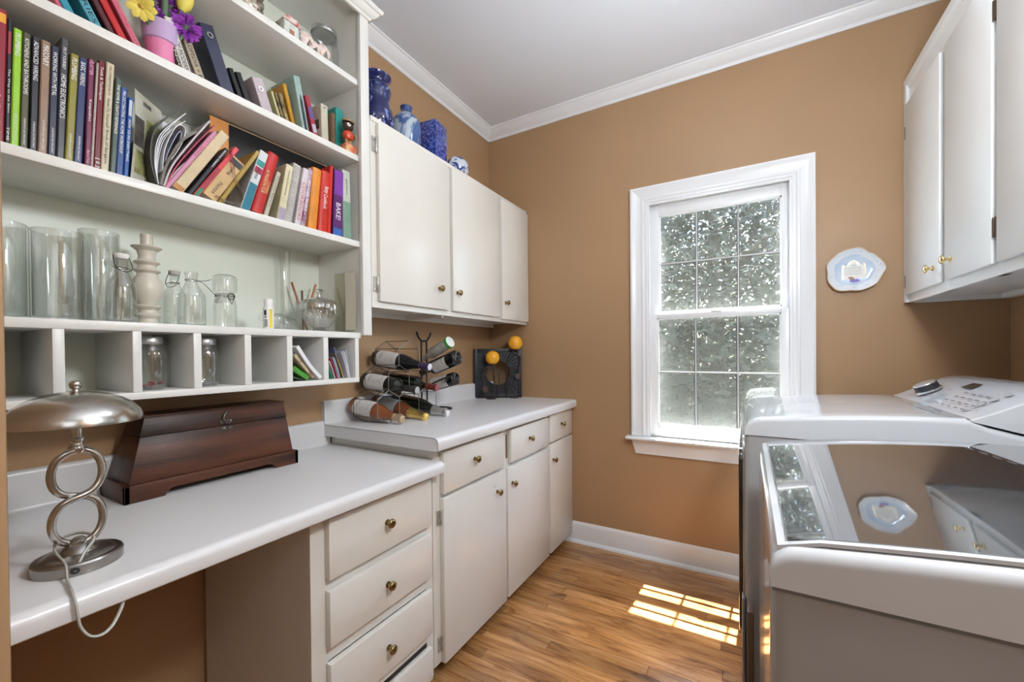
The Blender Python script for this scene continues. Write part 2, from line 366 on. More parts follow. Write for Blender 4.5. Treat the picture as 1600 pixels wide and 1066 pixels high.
# ---------------------------------------------------------------- outdoors
GR = mat('lawn', (.015, .02, .008), .9, noise=.5, nscale=3, bump=.5, bscale=20)
struct(box('ground', -12, 14, .12, 18, -.6, -.5, GR), 'lawn outside the window')
LF = [mat('leaf_green', (.020, .024, .010), .7, c2=(.060, .064, .030), nscale=2.5), mat('leaf_dark_green', (.013, .017, .009), .7, c2=(.038, .042, .024), nscale=2), mat('leaf_yellow_green', (.015, .016, .008), .7, c2=(.03, .03, .017), nscale=2)]
BARK = mat('bark', (.16, .13, .10), .9, noise=.4, nscale=12, bump=.8, bscale=30)
def tree(label, x, y, hgt, rad, nleaf, lm, rng, ls=1.0):
    t_ = thing('tree', label, 'tree', (x, y, -.5))
    pts = [(0, 0, 0), (.05, .0, hgt*.3), (-.05, .05, hgt*.6), (.0, .0, hgt*.9)]
    tb = MB().tube(catmull(pts, 4), .1, 8, rs=[.14-.10*i/12 for i in range(13)])
    for k in range(7):
        a = rng.uniform(0, 2*pi); z = hgt*rng.uniform(.25, .8); q = rad*.8
        tb.tube([(0, 0, z), (q*.5*cos(a), q*.5*sin(a), z+.35), (q*cos(a), q*sin(a), z+.6)], .03, 5)
    tb.build('trunk', BARK, t_, smooth=40)
    lb = MB()
    for i in range(nleaf):
        a = rng.uniform(0, 2*pi); ph = rng.uniform(-1, 1); q = rad*(rng.random()**.4); z = hgt*.52+ph*hgt*.48; s = q*sqrt(max(0, 1-ph*ph*.8))
        c = Vector((s*cos(a), s*sin(a)*.8, z)); u = Vector((rng.gauss(0, 1), rng.gauss(0, 1), rng.gauss(0, .6))).normalized(); v = u.orthogonal().normalized(); l_ = rng.uniform(.045, .09)*ls
        lb.add([c-u*l_, c+v*l_*.45, c+u*l_, c-v*l_*.45], [(0, 1, 2, 3)])
    tag(lb.build('crown', lm, t_, recalc=False), kind='stuff')
rg = random.Random(3)
tree('loose leafy green tree outside seen through the whole window', 1.15, 4.5, 4.9, 1.5, 15000, LF[0], rg)
tree('tall dark tree outside far behind the loose green tree', .8, 9.4, 7.6, 2.9, 15000, LF[1], rg, 1.7)
tree('broad dark tree outside far to the right beyond the yellowish one', 7.0, 12.0, 8.0, 3.2, 9000, LF[1], rg, 2.2)
tree('broad dark tree outside far to the left beyond the dark green one', -5.4, 12.0, 8.0, 3.2, 9000, LF[1], rg, 2.2)
tree('yellowish tree outside to the right of the window view', 4.5, 5.4, 5.6, 1.7, 9000, LF[2], rg)
tree('dark green tree outside to the left of the window view', -3.2, 6.2, 5.4, 1.9, 6000, LF[1], rg)
hb = MB()
for i in range(9000):
    c = Vector((rg.uniform(-4, 6.5), rg.uniform(2.2, 2.75), -.5+rg.uniform(0, .85))); u = Vector((rg.gauss(0, 1), rg.gauss(0, 1), rg.gauss(0, .6))).normalized(); v = u.orthogonal().normalized(); l_ = rg.uniform(.04, .09)
    hb.add([c-u*l_, c+v*l_*.45, c+u*l_, c-v*l_*.45], [(0, 1, 2, 3)])
tag(hb.build('hedge', LF[1], recalc=False), 'low loose hedge outside below the trees', 'hedge', kind='stuff')

# ================================================================= CABINETS
def knob(parent, x, y, z, sgn=1, m_=BRASS, sc=1.0):
    """mushroom knob; sgn +1 points to +x, -1 to -x"""
    pr = [(.0095, 0), (.0095, .0025), (.0055, .004), (.0045, .010), (.0055, .014), (.011, .016), (.0145, .0195), (.0145, .023), (.011, .0265), (.005, .0285), (.0001, .029)]
    M = T(x, y, z) @ Matrix.Rotation(R(90)*sgn, 4, 'Y') @ Matrix.Scale(sc, 4)
    return lathe('knob', pr, m_, parent, 20, M, 50)
def hinge(parent, x, y, z, sgn=1, m_=HINGE, h=.055):
    b = MB(); b.box(x-.001, x+.0035*1, y-.011, y+.009, z-h/2, z+h/2); b.tube([(x+.006*sgn, y+.008, z-h/2), (x+.006*sgn, y+.008, z+h/2)], .005, 8)
    b.tube([(x+.004*sgn, y-.004, z+h*.25), (x+.0065*sgn, y-.004, z+h*.25)], .003, 6); b.tube([(x+.004*sgn, y-.004, z-h*.25), (x+.0065*sgn, y-.004, z-h*.25)], .003, 6)
    return b.build('hinge', m_, parent, bevel=.0008, seg=1)
def slab(name, x0, x1, y0, y1, z0, z1, parent, m_=CAB, bv=.0022):
    return box(name, x0, x1, y0, y1, z0, z1, m_, parent, bevel=bv, seg=2)

# --- base cabinet with three doors and three drawers
bc = thing('base_cabinet', 'long cream base cabinet with three drawers over three doors next to the window wall', 'cabinet', (.3, -.65, 0))
bc.location = (0, 0, 0)
b = MB(); XF = .588
b.box(.02, XF-.018, -1.300, -.004, .085, .850)     # carcass
b.box(.02, XF-.075, -1.300, -.004, 0, .085)        # toe kick
# face frame
for y0, y1 in ((-1.305, -1.255), (-.842, -.765), (-.362, -.330), (-.018, -.004)): b.box(XF-.019, XF, y0, y1, .052, .850)
for z0, z1 in ((.052, .075), (.655, .690), (.832, .850)): b.box(XF-.0185, XF-.0005, -1.30, -.006, z0, z1)
b.build('carcass', CAB, bc, bevel=.0012, seg=1)
box('toe_kick', XF-.076, XF-.070, -1.300, -.01, 0, .060, mat('toe_kick_shade', (.12, .09, .07), .6), bc)  # board coloured dark to paint in the toe-kick shadow
DX0, DX1 = XF+.0005, .609
for k, (y0, y1, z0, z1, ky, kz) in enumerate(((-1.266, -.840, .676, .834, -1.070, .765), (-.770, -.358, .676, .832, -.585, .760), (-.335, -.004, .684, .840, -.174, .771))):
    d_ = slab('drawer', DX0, DX1, y0, y1, z0, z1, bc); knob(d_, DX1, ky, kz)
for k, (y0, y1, z0, z1, ky, kz) in enumerate(((-1.268, -.822, .052, .661, -.901, .579), (-.806, -.356, .056, .660, -.766, .580), (-.335, -.004, .058, .676, -.296, .583))):
    d_ = slab('door', DX0, DX1, y0, y1, z0, z1, bc); knob(d_, DX1, ky, kz)
    if k == 0:
        for hz in (.592, .125): hinge(d_, XF+.001, y0-.008, hz)
# little dark strip laid over the slot between first and second drawer
box('drawer_slot', XF-.001, XF+.002, -.790, -.778, .700, .812, mat('wood_slot', (.13, .06, .03), .6), bc)

# --- drawer pedestal under the desk
dp = thing('drawer_pedestal', 'cream four-drawer pedestal under the desk counter', 'cabinet', (0, 0, 0))
b = MB(); b.box(.02, XF-.018, -1.780, -1.312, .07, .770); b.box(.02, XF-.07, -1.780, -1.312, 0, .07)
for y0, y1 in ((-1.7835, -1.735), (-1.345, -1.309)): b.box(XF-.019, XF, y0, y1, .03, .770)
for z0, z1 in ((.756, .770), (.555, .590), (.363, .408), (.162, .208), (.03, .05)): b.box(XF-.0185, XF-.0005, -1.74, -1.34, z0, z1)
b.build('carcass', CAB, dp, bevel=.0012, seg=1)
box('drawer_gap', XF-.0005, XF+.0005, -1.60, -1.345, .158, .172, DARK, dp)
for z0, z1, kz in ((.590, .755, .675), (.408, .560, .482), (.208, .363, .285), (.045, .158, .10)):
    d_ = slab('drawer', DX0, DX1, -1.742, -1.336, z0, z1, dp); knob(d_, DX1, -1.540, kz)

# --- laminate counters
def counter(name, label, xf, y0, y1, zt, th, zs, parent_cat='countertop'):
    c_ = thing(name, label, parent_cat)
    r = .019
    pf = [(.001, zt-th), (xf-.006, zt-th)]+arc(xf-.006, zt-th+.006, .006, -90, 0, 3)+arc(xf-r, zt-r, r, 0, 90, 7)
    pf += [(.034, zt)]+[(.034-.013*sin(R(a)), zt+.013-.013*cos(R(a))) for a in range(15, 91, 15)]
    pf += [(.021, zs-.010)]+arc(.011, zs-.010, .010, 0, 90, 5)+[(.001, zs)]
    o = MB().prism(pf, y0, y1, 'y').build('laminate_top', LAM, c_, smooth=30)
    # thin dark seam of the end strip
    tb = MB(); tb.tube([(p[0], y0-.0003, p[1]) for p in pf[2:-1]], .0008, 4); tb.build('end_seam', SEAM, c_)
    return c_
counter('countertop', 'higher white laminate countertop on the base cabinet with the wine rack on it', .640, -1.334, -.002, .898, .047, .998)
counter('countertop', 'lower white laminate desk countertop carrying the lamp and the dark wooden chest', .645, -2.300, -1.306, .8127, .041, .915)

# --- upper left cabinet
uc = thing('wall_cabinet', 'cream three-door wall cabinet on the left wall beside the bookcase', 'cabinet', (0, 0, 0))
XU = .290
b = MB(); b.box(.002, XU-.018, -1.307, -.003, 1.396, 2.131)
for y0, y1 in ((-1.3075, -1.262), (-.856, -.800), (-.385, -.330), (-.022, -.003)): b.box(XU-.019, XU, y0, y1, 1.381, 2.137)
for z0, z1 in ((1.381, 1.425), (2.090, 2.137)): b.box(XU-.0185, XU-.0003, -1.307, -.004, z0, z1)
b.build('carcass', CAB, uc, bevel=.0015, seg=1)
slab('top_trim', XU-.020, XU+.006, -1.3065, -.003, 2.119, 2.138, uc, CAB, .002)
b = MB(); b.box(.010, .028, -1.306, -.004, 1.372, 1.397); b.box(.028, XU-.02, -.860, -.845, 1.372, 1.397); b.build('bottom_cleat', CAB, uc)
for k, (y0, y1, ky, kz) in enumerate(((-1.281, -.841, -.920, 1.5035), (-.813, -.370, -.781, 1.4995), (-.343, -.008, -.305, 1.498))):
    d_ = slab('door', XU+.0005, .309, y0, y1, 1.407 if k < 2 else 1.399, 2.114, uc); knob(d_, .309, ky, kz)
    if k == 0:
        for hz in (2.03, 1.475): hinge(d_, XU+.001, y0-.010, hz, h=.06)

# --- upper right cabinet
rc = thing('wall_cabinet', 'white wall cabinet above the washer and dryer', 'cabinet', (0, 0, 0))
XR = 2.184
b = MB(); b.box(XR+.018, RW-.002, -1.75, -.003, 1.415, 2.36)
b.box(2.1735, XR+.002, -.036, -.003, 1.398, 2.366)
for y0, y1 in ((-.040, -.003), (-.455, -.392), (-.80, -.75), (-1.20, -1.14), (-1.75, -1.55)): b.box(XR, XR+.019, y0, y1, 1.398, 2.366)
for z0, z1 in ((1.398, 1.445), (2.235, 2.366)): b.box(XR+.0003, XR+.0185, -1.75, -.004, z0, z1)
b.build('carcass', CABW, rc, bevel=.0015, seg=1)
MB().prism([(XR, 2.320), (XR-.003, 2.321), (XR-.005, 2.332), (XR-.010, 2.338), (XR-.011, 2.366), (XR, 2.366)], -1.75, -.003, 'y').build('top_trim', CABW, rc, smooth=30)
b = MB(); b.box(XR+.02, RW-.003, -.030, -.003, 1.396, 1.416); b.box(RW-.035, RW-.003, -1.74, -.03, 1.396, 1.416); b.build('bottom_cleat', CABW, rc)
for k, (y0, y1, ky, kz) in enumerate(((-.402, -.038, -.350, 1.492), (-.765, -.446, -.500, 1.498), (-1.16, -.792, -1.11, 1.50), (-1.56, -1.19, -1.23, 1.5))):
    d_ = slab('door', XR-.014, XR-.0005, y0, y1, 1.432, 2.250, rc, CABW, .003); knob(d_, XR-.014, ky, kz, -1, BRASSY)
    hy = y1+.007 if k in (0, 2) else y0-.007
    for hz in ((2.13, 1.485) if k == 0 else (2.13, 1.53)):
        bb_ = MB(); bb_.box(XR-.004, XR+.001, hy-.008, hy+.008, hz-.025, hz+.025); bb_.tube([(XR-.010, hy, hz-.025), (XR-.010, hy, hz+.030)], .004, 8); bb_.build('hinge', DHINGE, d_)

# ================================================================= BOOKCASE
bk = thing('bookcase', 'tall built-in cream bookcase with open shelves and a pigeonhole row above the desk', 'bookcase', (0, 0, 0))
BY0, BY1 = -2.298, -1.345
SX = .268
box('back_panel', .001, .012, BY0, BY1, 1.09, 2.549, BACKP, bk)
b = MB(); b.box(.0015, SX+.0005, BY1, -1.310, 1.2695, 2.549); b.build('side_panel', SHELF, bk, bevel=.001, seg=1)
b = MB(); b.box(.0015, SX+.0005, -2.300, -2.282, 1.2695, 2.549); b.build('side_panel', SHELF, bk, bevel=.001, seg=1)
box('stile', SX, .288, -1.348, -1.308, 1.2695, 2.549, SHELF, bk, bevel=.0015)
box('stile', SX, .288, -2.300, -2.262, 1.2695, 2.549, SHELF, bk, bevel=.0015)
box('top_rail', SX, .287, -2.262, -1.348, 2.515, 2.549, SHELF, bk, bevel=.0015)
box('top_board', .012, SX, -2.282, BY1, 2.532, 2.549, SHELF, bk)
for zt, th in ((1.635, .0235), (1.968, .0235), (2.261, .0235)):
    box('shelf', .012, SX, -2.282, BY1, zt-th, zt, SHELF, bk, bevel=.0025)
ph = bpy.data.objects.new('pigeonhole_unit', None); COL.objects.link(ph); ph.parent = bk
box('pigeonhole_top', .012, .270, -2.30, -1.3465, 1.2575, 1.2795, SHELF, ph, bevel=.002)
box('pigeonhole_bottom', .001, .270, -2.30, -1.356, 1.088, 1.106, SHELF, ph, bevel=.002)
for y0, y1 in ((-2.300, -2.236), (-2.166, -2.147), (-2.032, -2.014), (-1.904, -1.885), (-1.773, -1.754), (-1.643, -1.624), (-1.510, -1.490), (-1.374, -1.357)):
    box('divider', .012, .2695, y0, y1, 1.106, 1.2575, SHELF, ph, bevel=.0015)
# bookcase cornice
cpb = [(0, 0), (.006, .001), (.009, .008), (.012, .010), (.020, .014), (.028, .024), (.031, .030), (.038, .032), (.042, .038), (.042, .046), (0, .046)]
zc = 2.505
b = MB(); n_ = len(cpb)
pts_o = [((.288+a), -1.308+a, zc+c) for a, c in cpb]; pts_l = [((.288+a), -2.300, zc+c) for a, c in cpb]; pts_w = [(0.001, -1.308+a, zc+c) for a, c in cpb]
b.add(pts_l+pts_o, [(i, (i+1) % n_, n_+(i+1) % n_, n_+i) for i in range(n_)]+[tuple(range(n_))])
b.add(pts_o+pts_w, [(i, (i+1) % n_, n_+(i+1) % n_, n_+i) for i in range(n_)]+[tuple(range(n_, 2*n_))])
b.build('cornice', SHELF, bk, smooth=30)

# ================================================================= WASHER AND DRYER
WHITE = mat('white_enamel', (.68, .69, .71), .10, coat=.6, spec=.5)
WHITE_SHADE = mat('white_enamel_shaded', (.42, .42, .42), .16, coat=.3, spec=.5)  # same white enamel, darkened to put the shading into the machine bodies
GREYP = mat('grey_plastic', (.22, .22, .23), .4)
CHROME = mat('chrome', (.75, .75, .77), .12, 1)
LIDG = mat('smoked_lid_glass', (.030, .034, .040), .02, coat=1, spec=1.0)
LIDG.node_tree.nodes['Principled BSDF'].inputs['IOR'].default_value = 2.0
BLKG = mat('black_door_glass', (.01, .01, .012), .05, coat=1)
INK = mat('grey_print', (.10, .10, .11), .6)

def loft(name, secs, m_, parent, closed=False, smooth=35, caps=True, flip=False):
    k = len(secs); n = len(secs[0]); b = MB()
    vs = [p for s_ in secs for p in s_]
    fs = [(i*n+j, i*n+(j+1) % n, (i+1)*n+(j+1) % n, (i+1)*n+j) for i in range(k-1) for j in range(n if closed else n-1)]
    if caps and closed: fs += [tuple(range(n))[::-1], tuple((k-1)*n+j for j in range(n))]
    b.add(vs, fs); return b.build(name, m_, parent, smooth=smooth)
def rrect(x0, x1, y0, y1, r, n=5):
    P = []
    for cx, cy, a in ((x1-r, y1-r, 0), (x0+r, y1-r, 90), (x0+r, y0+r, 180), (x1-r, y0+r, 270)):
        P += arc(cx, cy, r, a, a+90, n)
    return P

# dryer (far)
dr = thing('dryer', 'white clothes dryer with a slanted control panel beside the window wall', 'dryer', (0, 0, 0))
DY0, DY1, DXf, DXb = -.905, -.205, 1.566, 2.330
b = MB(); b.prism(rrect(DXf, DXb, DY0+.004, DY1-.004, .018), .03, .921, 'z'); b.build('body', WHITE_SHADE, dr, smooth=35)
def topsecs(x_list, z_of, y0, y1, lip, drop):
    secs = []
    for i, x in enumerate(x_list):
        z = z_of(x); P = [(x, y0, z-drop), (x, y0, z-lip*.9-.004)]
        P += [(x, y0+lip-lip*cos(R(a)), z-lip*.9+lip*.9*sin(R(a))) for a in range(0, 91, 18)]
        ym = (y0+y1)/2
        for t in (.1, .25, .5, .75, .9): P.append((x, y0+lip+(y1-y0-2*lip)*t, z+.004*(1-(2*t-1)**2)))
        P += [(x, y1-lip+lip*sin(R(a)), z-lip*.9+lip*.9*cos(R(a))) for a in range(0, 91, 18)]
        P.append((x, y1, z-lip*.9-.004)); P.append((x, y1, z-drop)); secs.append(P)
    return secs
def zd(x):
    t = (x-1.566)/.52
    base = .975+.034*sin(min(1, max(0, t))*pi/2)
    f = x-1.566
    if x > 2.081: base = 1.000-.028*min(1, (x-2.081)/.1)-.02*max(0, (x-2.18)/.15)
    if f < .045: base -= .045*(1-sqrt(max(0, 1-((.045-f)/.045)**2)))*1.0
    return base
xs = [1.5662, 1.569, 1.574, 1.582, 1.594, 1.611, 1.65, 1.72, 1.80, 1.88, 1.96, 2.03, 2.08, 2.12, 2.18, 2.25, 2.33]
secs = topsecs(xs, zd, DY0, DY1, .016, 0)
for s_, x in zip(secs, xs):
    for q in (0, -1): s_[q] = (s_[q][0], s_[q][1], .921)
secs.insert(0, [(1.5662, p[1], .921) for p in secs[0]])
loft('top_cover', secs, WHITE, dr)
# console
prof = [(2.083, 1.005), (2.12, 1.022), (2.165, 1.047), (2.21, 1.071), (2.245, 1.086), (2.275, 1.092), (2.31, 1.092), (2.37, 1.082), (2.43, 1.062), (2.46, 1.046), (2.46, .93), (2.26, .955), (2.18, .976), (2.12, .992), (2.085, 1.001)]
b = MB(); n_ = len(prof)
for y0, y1, q in ((DY0, DY0+.02, 0),): pass
def shrink(pf, k): cx, cz_ = 2.27, 1.01; return [(cx+(x-cx)*k, cz_+(z-cz_)*k) for x, z in pf]
ss = [(DY0+.001, .975), (DY0+.005, .992), (DY0+.014, 1.0), (DY1-.014, 1.0), (DY1-.005, .992), (DY1-.001, .975)]
vs = []
for y, k in ss: vs += [(x, y, z) for x, z in shrink(prof, k)]
fs = [(i*n_+j, i*n_+(j+1) % n_, (i+1)*n_+(j+1) % n_, (i+1)*n_+j) for i in range(5) for j in range(n_)]+[tuple(range(n_)), tuple(range(5*n_, 6*n_))]
con = b.add(vs, fs).build('control_console', WHITE, dr, smooth=40)
box('console_trim', 2.078, 2.086, DY0+.006, DY1-.006, .999, 1.0095, CHROME, dr, bevel=.002)
# panel frame on the slanted face
pa, pb = Vector((2.083, 0, 1.005)), Vector((2.245, 0, 1.086)); sl = (pb-pa).normalized(); nrm = Vector((-sl.z, 0, sl.x))
def onp(s_, y, h=0): p = pa+sl*s_+nrm*h; return Vector((p.x, y, p.z))
# big knob
kc = onp(.075, -.39, .003+.002)
Mk = Matrix.Translation(kc) @ nrm.to_track_quat('Z', 'Y').to_matrix().to_4x4()
lathe('dial_ring', [(.040, 0), (.040, .006), (.036, .008), (.0001, .008)], CHROME, con, 32, Mk, 40)
lathe('dial', [(.035, .008), (.034, .026), (.030, .030), (.0001, .031)], mat('dark_dial', (.03, .03, .035), .25), con, 32, Mk, 40)
lathe('dial_cap', [(.0345, .0262), (.0335, .0300), (.028, .0325), (.0001, .0335)], mat('brushed_cap', (.7, .7, .7), .35, .9), con, 32, Mk, 40)
MB().add([onp(.125, -.575, .0062), onp(.125, -.505, .0062), onp(.158, -.505, .0062), onp(.158, -.575, .0062)], [(0, 1, 2, 3)]).build('display', mat('olive_display', (.045, .045, .035), .2), con, recalc=False)
rg2 = random.Random(5)
for (s_, y) in ((.03, -.33), (.05, -.31), (.09, -.305), (.13, -.33), (.02, -.46), (.05, -.47), (.10, -.475), (.135, -.46)):
    text(rg2.choice(['Normal', 'Heavy', 'Delicate', 'Timed', 'Bulky', 'Casual']), 'panel_lettering', INK, con, onp(s_, y, .0064), (0, -1, 0), sl, .030, .0065)
for row, s_ in enumerate((.025, .05, .075, .10)):
    for q in range(5): 
        y = -.60-q*.045
        c0 = onp(s_, y, .0062)
        MB().add([c0, c0+Vector((0, -.026, 0)), c0+Vector((0, -.026, 0))+sl*.004, c0+sl*.004], [(0, 1, 2, 3)]).build('panel_mark', INK, con, recalc=False)
for q in range(4):
    c0 = onp(.035+.03*q, -.80, .0068)
    b = MB(); Mq = Matrix.Translation(c0) @ nrm.to_track_quat('Z', 'Y').to_matrix().to_4x4()
    lathe('button', [(.009, 0), (.009, .002), (.0001, .0025)], mat('button_grey', (.45, .45, .47), .3), con, 16, Mq, 40)
# front door (edge-on from here) and handle
b = MB(); b.prism(rrect(-.86, -.25, .22, .86, .06), 1.548, 1.566, 'x'); b.build('door', BLKG, dr, bevel=.004)
b = MB(); b.prism(rrect(-.875, -.235, .205, .905, .07), 1.560, 1.5665, 'x'); b.build('door_ring', CHROME, dr, bevel=.002)
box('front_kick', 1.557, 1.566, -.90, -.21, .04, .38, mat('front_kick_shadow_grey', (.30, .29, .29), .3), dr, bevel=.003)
for x, y in ((1.62, -.85), (1.62, -.26), (2.27, -.85), (2.27, -.26)):
    lathe('foot', [(.022, 0), (.022, .012), (.012, .016), (.012, .032)], GREYP, dr, 12, T(x, y, 0))

# washer (near)
wa = thing('washer', 'white top-loading washing machine with a dark glass lid in the foreground', 'washing machine', (0, 0, 0))
WY0, WY1, WXf, WXb = -1.780, -1.045, 1.603, 2.340
b = MB(); b.prism(rrect(WXf, WXb, WY0+.005, WY1-.005, .022, 6), .03, .869, 'z'); b.build('body', WHITE_SHADE, wa, smooth=35)
def zw(x): 
    f = x-WXf; t = max(0, min(1, (x-1.61)/.5)); base = .929+.037*sin(t*pi/2)
    if f < .03: base -= .028*(1-sqrt(max(0, 1-((.03-f)/.03)**2)))
    return base
xs = [WXf, WXf+.002, WXf+.006, WXf+.013, WXf+.022, WXf+.032, 1.68, 1.75, 1.84, 1.94, 2.04, 2.14, 2.24, 2.34]
# rim: near strip, far strip, front strip leave the glass inset
secs = topsecs(xs, zw, WY0, WY1, .020, 0)
for s_, x in zip(secs, xs):
    for q in (0, -1): s_[q] = (s_[q][0], s_[q][1], .872)
secs.insert(0, [(WXf, p[1], .872) for p in secs[0]]); secs.append([(2.34, p[1], .872) for p in secs[-1]])
loft('top_cover', secs, WHITE, wa)
b = MB(); b.box(WXf+.002, WXb-.002, WY0+.003, WY1-.003, .866, .874); b.build('seam', GREYP, wa)
# lid glass
def lidpt(x, y, h): return (x, y, zw(x)+.004*(1-(2*((y-WY0)/(WY1-WY0))-1)**2)+h)
lx = [1.622, 1.66, 1.72, 1.80, 1.88, 1.96, 2.04, 2.12, 2.19]; ly = [-1.762, -1.70, -1.60, -1.50, -1.40, -1.30, -1.20, -1.12, -1.062]
def sheet(name, lx, ly, h0, h1, m_, parent, smooth=60):
    nx, ny = len(lx), len(ly); vs = [lidpt(x, y, h1) for x in lx for y in ly]+[lidpt(x, y, h0) for x in lx for y in ly]; N = nx*ny
    fs = [(i*ny+j, (i+1)*ny+j, (i+1)*ny+j+1, i*ny+j+1) for i in range(nx-1) for j in range(ny-1)]
    ring = [(0, j) for j in range(ny)]+[(i, ny-1) for i in range(1, nx)]+[(nx-1, j) for j in range(ny-2, -1, -1)]+[(i, 0) for i in range(nx-2, 0, -1)]
    rr = [i*ny+j for i, j in ring]
    fs += [(rr[k], rr[(k+1) % len(rr)], N+rr[(k+1) % len(rr)], N+rr[k]) for k in range(len(rr))]
    return MB().add(vs, fs).build(name, m_, parent, smooth=30)
lid = sheet('lid', [1.612]+lx[1:-1]+[2.20], [-1.770]+ly[1:-1]+[-1.052], .0, .0050, WHITE, wa)
sheet('lid_glass', [1.624]+lx[1:-1]+[2.19], [-1.760]+ly[1:-1]+[-1.060], .004, .0065, LIDG, lid)
MB().prism([(2.205, .955), (2.21, 1.0), (2.25, 1.055), (2.29, 1.07), (2.335, 1.06), (2.34, .88), (2.205, .88)], WY0+.004, WY1-.004, 'y').build('control_console', WHITE, wa, bevel=.006)
for x, y in ((1.66, -1.72), (1.66, -1.10), (2.28, -1.72), (2.28, -1.10)):
    lathe('foot', [(.022, 0), (.022, .012), (.012, .016), (.012, .032)], GREYP, wa, 12, T(x, y, 0))
bd = box('wooden_board', 1.572, 1.590, -1.010, -.945, 0, .40, mat('brown_board', (.16, .10, .06), .5), None, bevel=.002)
tag(bd, 'narrow brown board standing in the gap between washer and dryer', 'board')

# ================================================================= BOOKS
WH = mat('white_print', (.85, .85, .85), .6); BK = mat('black_print', (.02, .02, .02), .6); GOLD = mat('gold_print', (.75, .58, .25), .4)
REDP = mat('red_print', (.55, .05, .06), .6); CRP = mat('cream_print', (.80, .74, .58), .6); BLP = mat('blue_print', (.15, .30, .50), .6)
PINKP = mat('pink_print', (.85, .45, .60), .6); TEALP = mat('teal_print', (.10, .45, .45), .6)
INKS = dict(w=WH, k=BK, g=GOLD, r=REDP, c=CRP, b=BLP, p=PINKP, t=TEALP)
def cover(c, rough=.35, pat=None):
    key = 'cover_'+str(c)+str(rough)+str(pat)
    return mat(key, c, rough, noise=.08 if not pat else 0, c2=pat, nscale=30 if pat else 20, coat=.03, spec=.35)
def book(label, xf, y0, zb, wd, top, lean, col, texts=(), depth=.17, zf=None, group=None, rnd=0, pages=PAPER, pat=None, tilt=0, bands=(), name='book'):
    """xf: spine plane; y0: left spine edge seen at height zb; wd: width along the shelf; top: height of the spine; lean degrees towards the window"""
    a = R(lean); zs = zf; th = abs(wd*cos(a)); h = top
    if lean > 0: yp = y0-(zb-zs)*tan(a)+wd; yl = -th; yr = 0
    else: yp = y0-(zb-zs)*tan(a); yl = 0; yr = th
    r = thing(name, label, 'book', (xf, yp, zs+.0003), (-a, 0, R(tilt)), group)
    cm = cover(col, pat=pat); t = min(.0025, th*.2)
    P = []
    # cover: U-shaped section (x, y) extruded in z
    sp = [(-depth, yl), (-.002, yl)]
    if rnd:
        sp = [(-depth, yl)]+[(-rnd+rnd*sin(R(q)), (yl+yr)/2-(th/2)*cos(R(q))) for q in range(0, 181, 20)]
    else: sp += [(0, yl+.002), (0, yr-.002), (-.002, yr)]
    sp += [(-depth, yr), (-depth, yr-t), (-.006-rnd, yr-t), (-.006-rnd, yl+t), (-depth, yl+t)]
    MB().prism(sp, 0, h, 'z').build('cover', cm, r, smooth=40)
    MB().box(-depth+.004, -.005-rnd, yl+t, yr-t, .003, h-.004).build('pages', pages, r)
    for z0, z1, c in bands:
        box('spine_band', -.0010, .0004, yl+.0018, yr-.0018, h*z0, h*z1, cover(c), r)
    for tx in texts:
        s_, ik, f0, f1, wf = tx[:5]
        yc = (yl+yr)/2+(tx[5]*th if len(tx) > 5 else 0)
        hh = th*wf
        text(s_, 'spine_lettering', INKS[ik], r, (.0008, yc-hh/2, h*(1-f0)), (0, 0, -1), (0, 1, 0), h*(f1-f0), hh)
    return r
S3 = 1.635; G1 = 'upright books at the left of the lower book shelf'
XB = .255
book('crimson book with a gold top band leftmost on the lower book shelf', XB, -2.2450, 1.650, .0205, .275, 1.8, '8a2030', [('est. 1921', 'p', .35, .9, .4)], zf=S3, bands=[(.90, .97, 'e0a030')])
book('thin black book with a red patch beside the crimson book', XB, -2.2235, 1.646, .0072, .262, 1.5, '22222c', [('The Way to the Stars', 'w', .4, .75, .5), ('TIME', 'w', .86, .97, .5)], zf=S3, bands=[(.72, .90, 'a03038')])
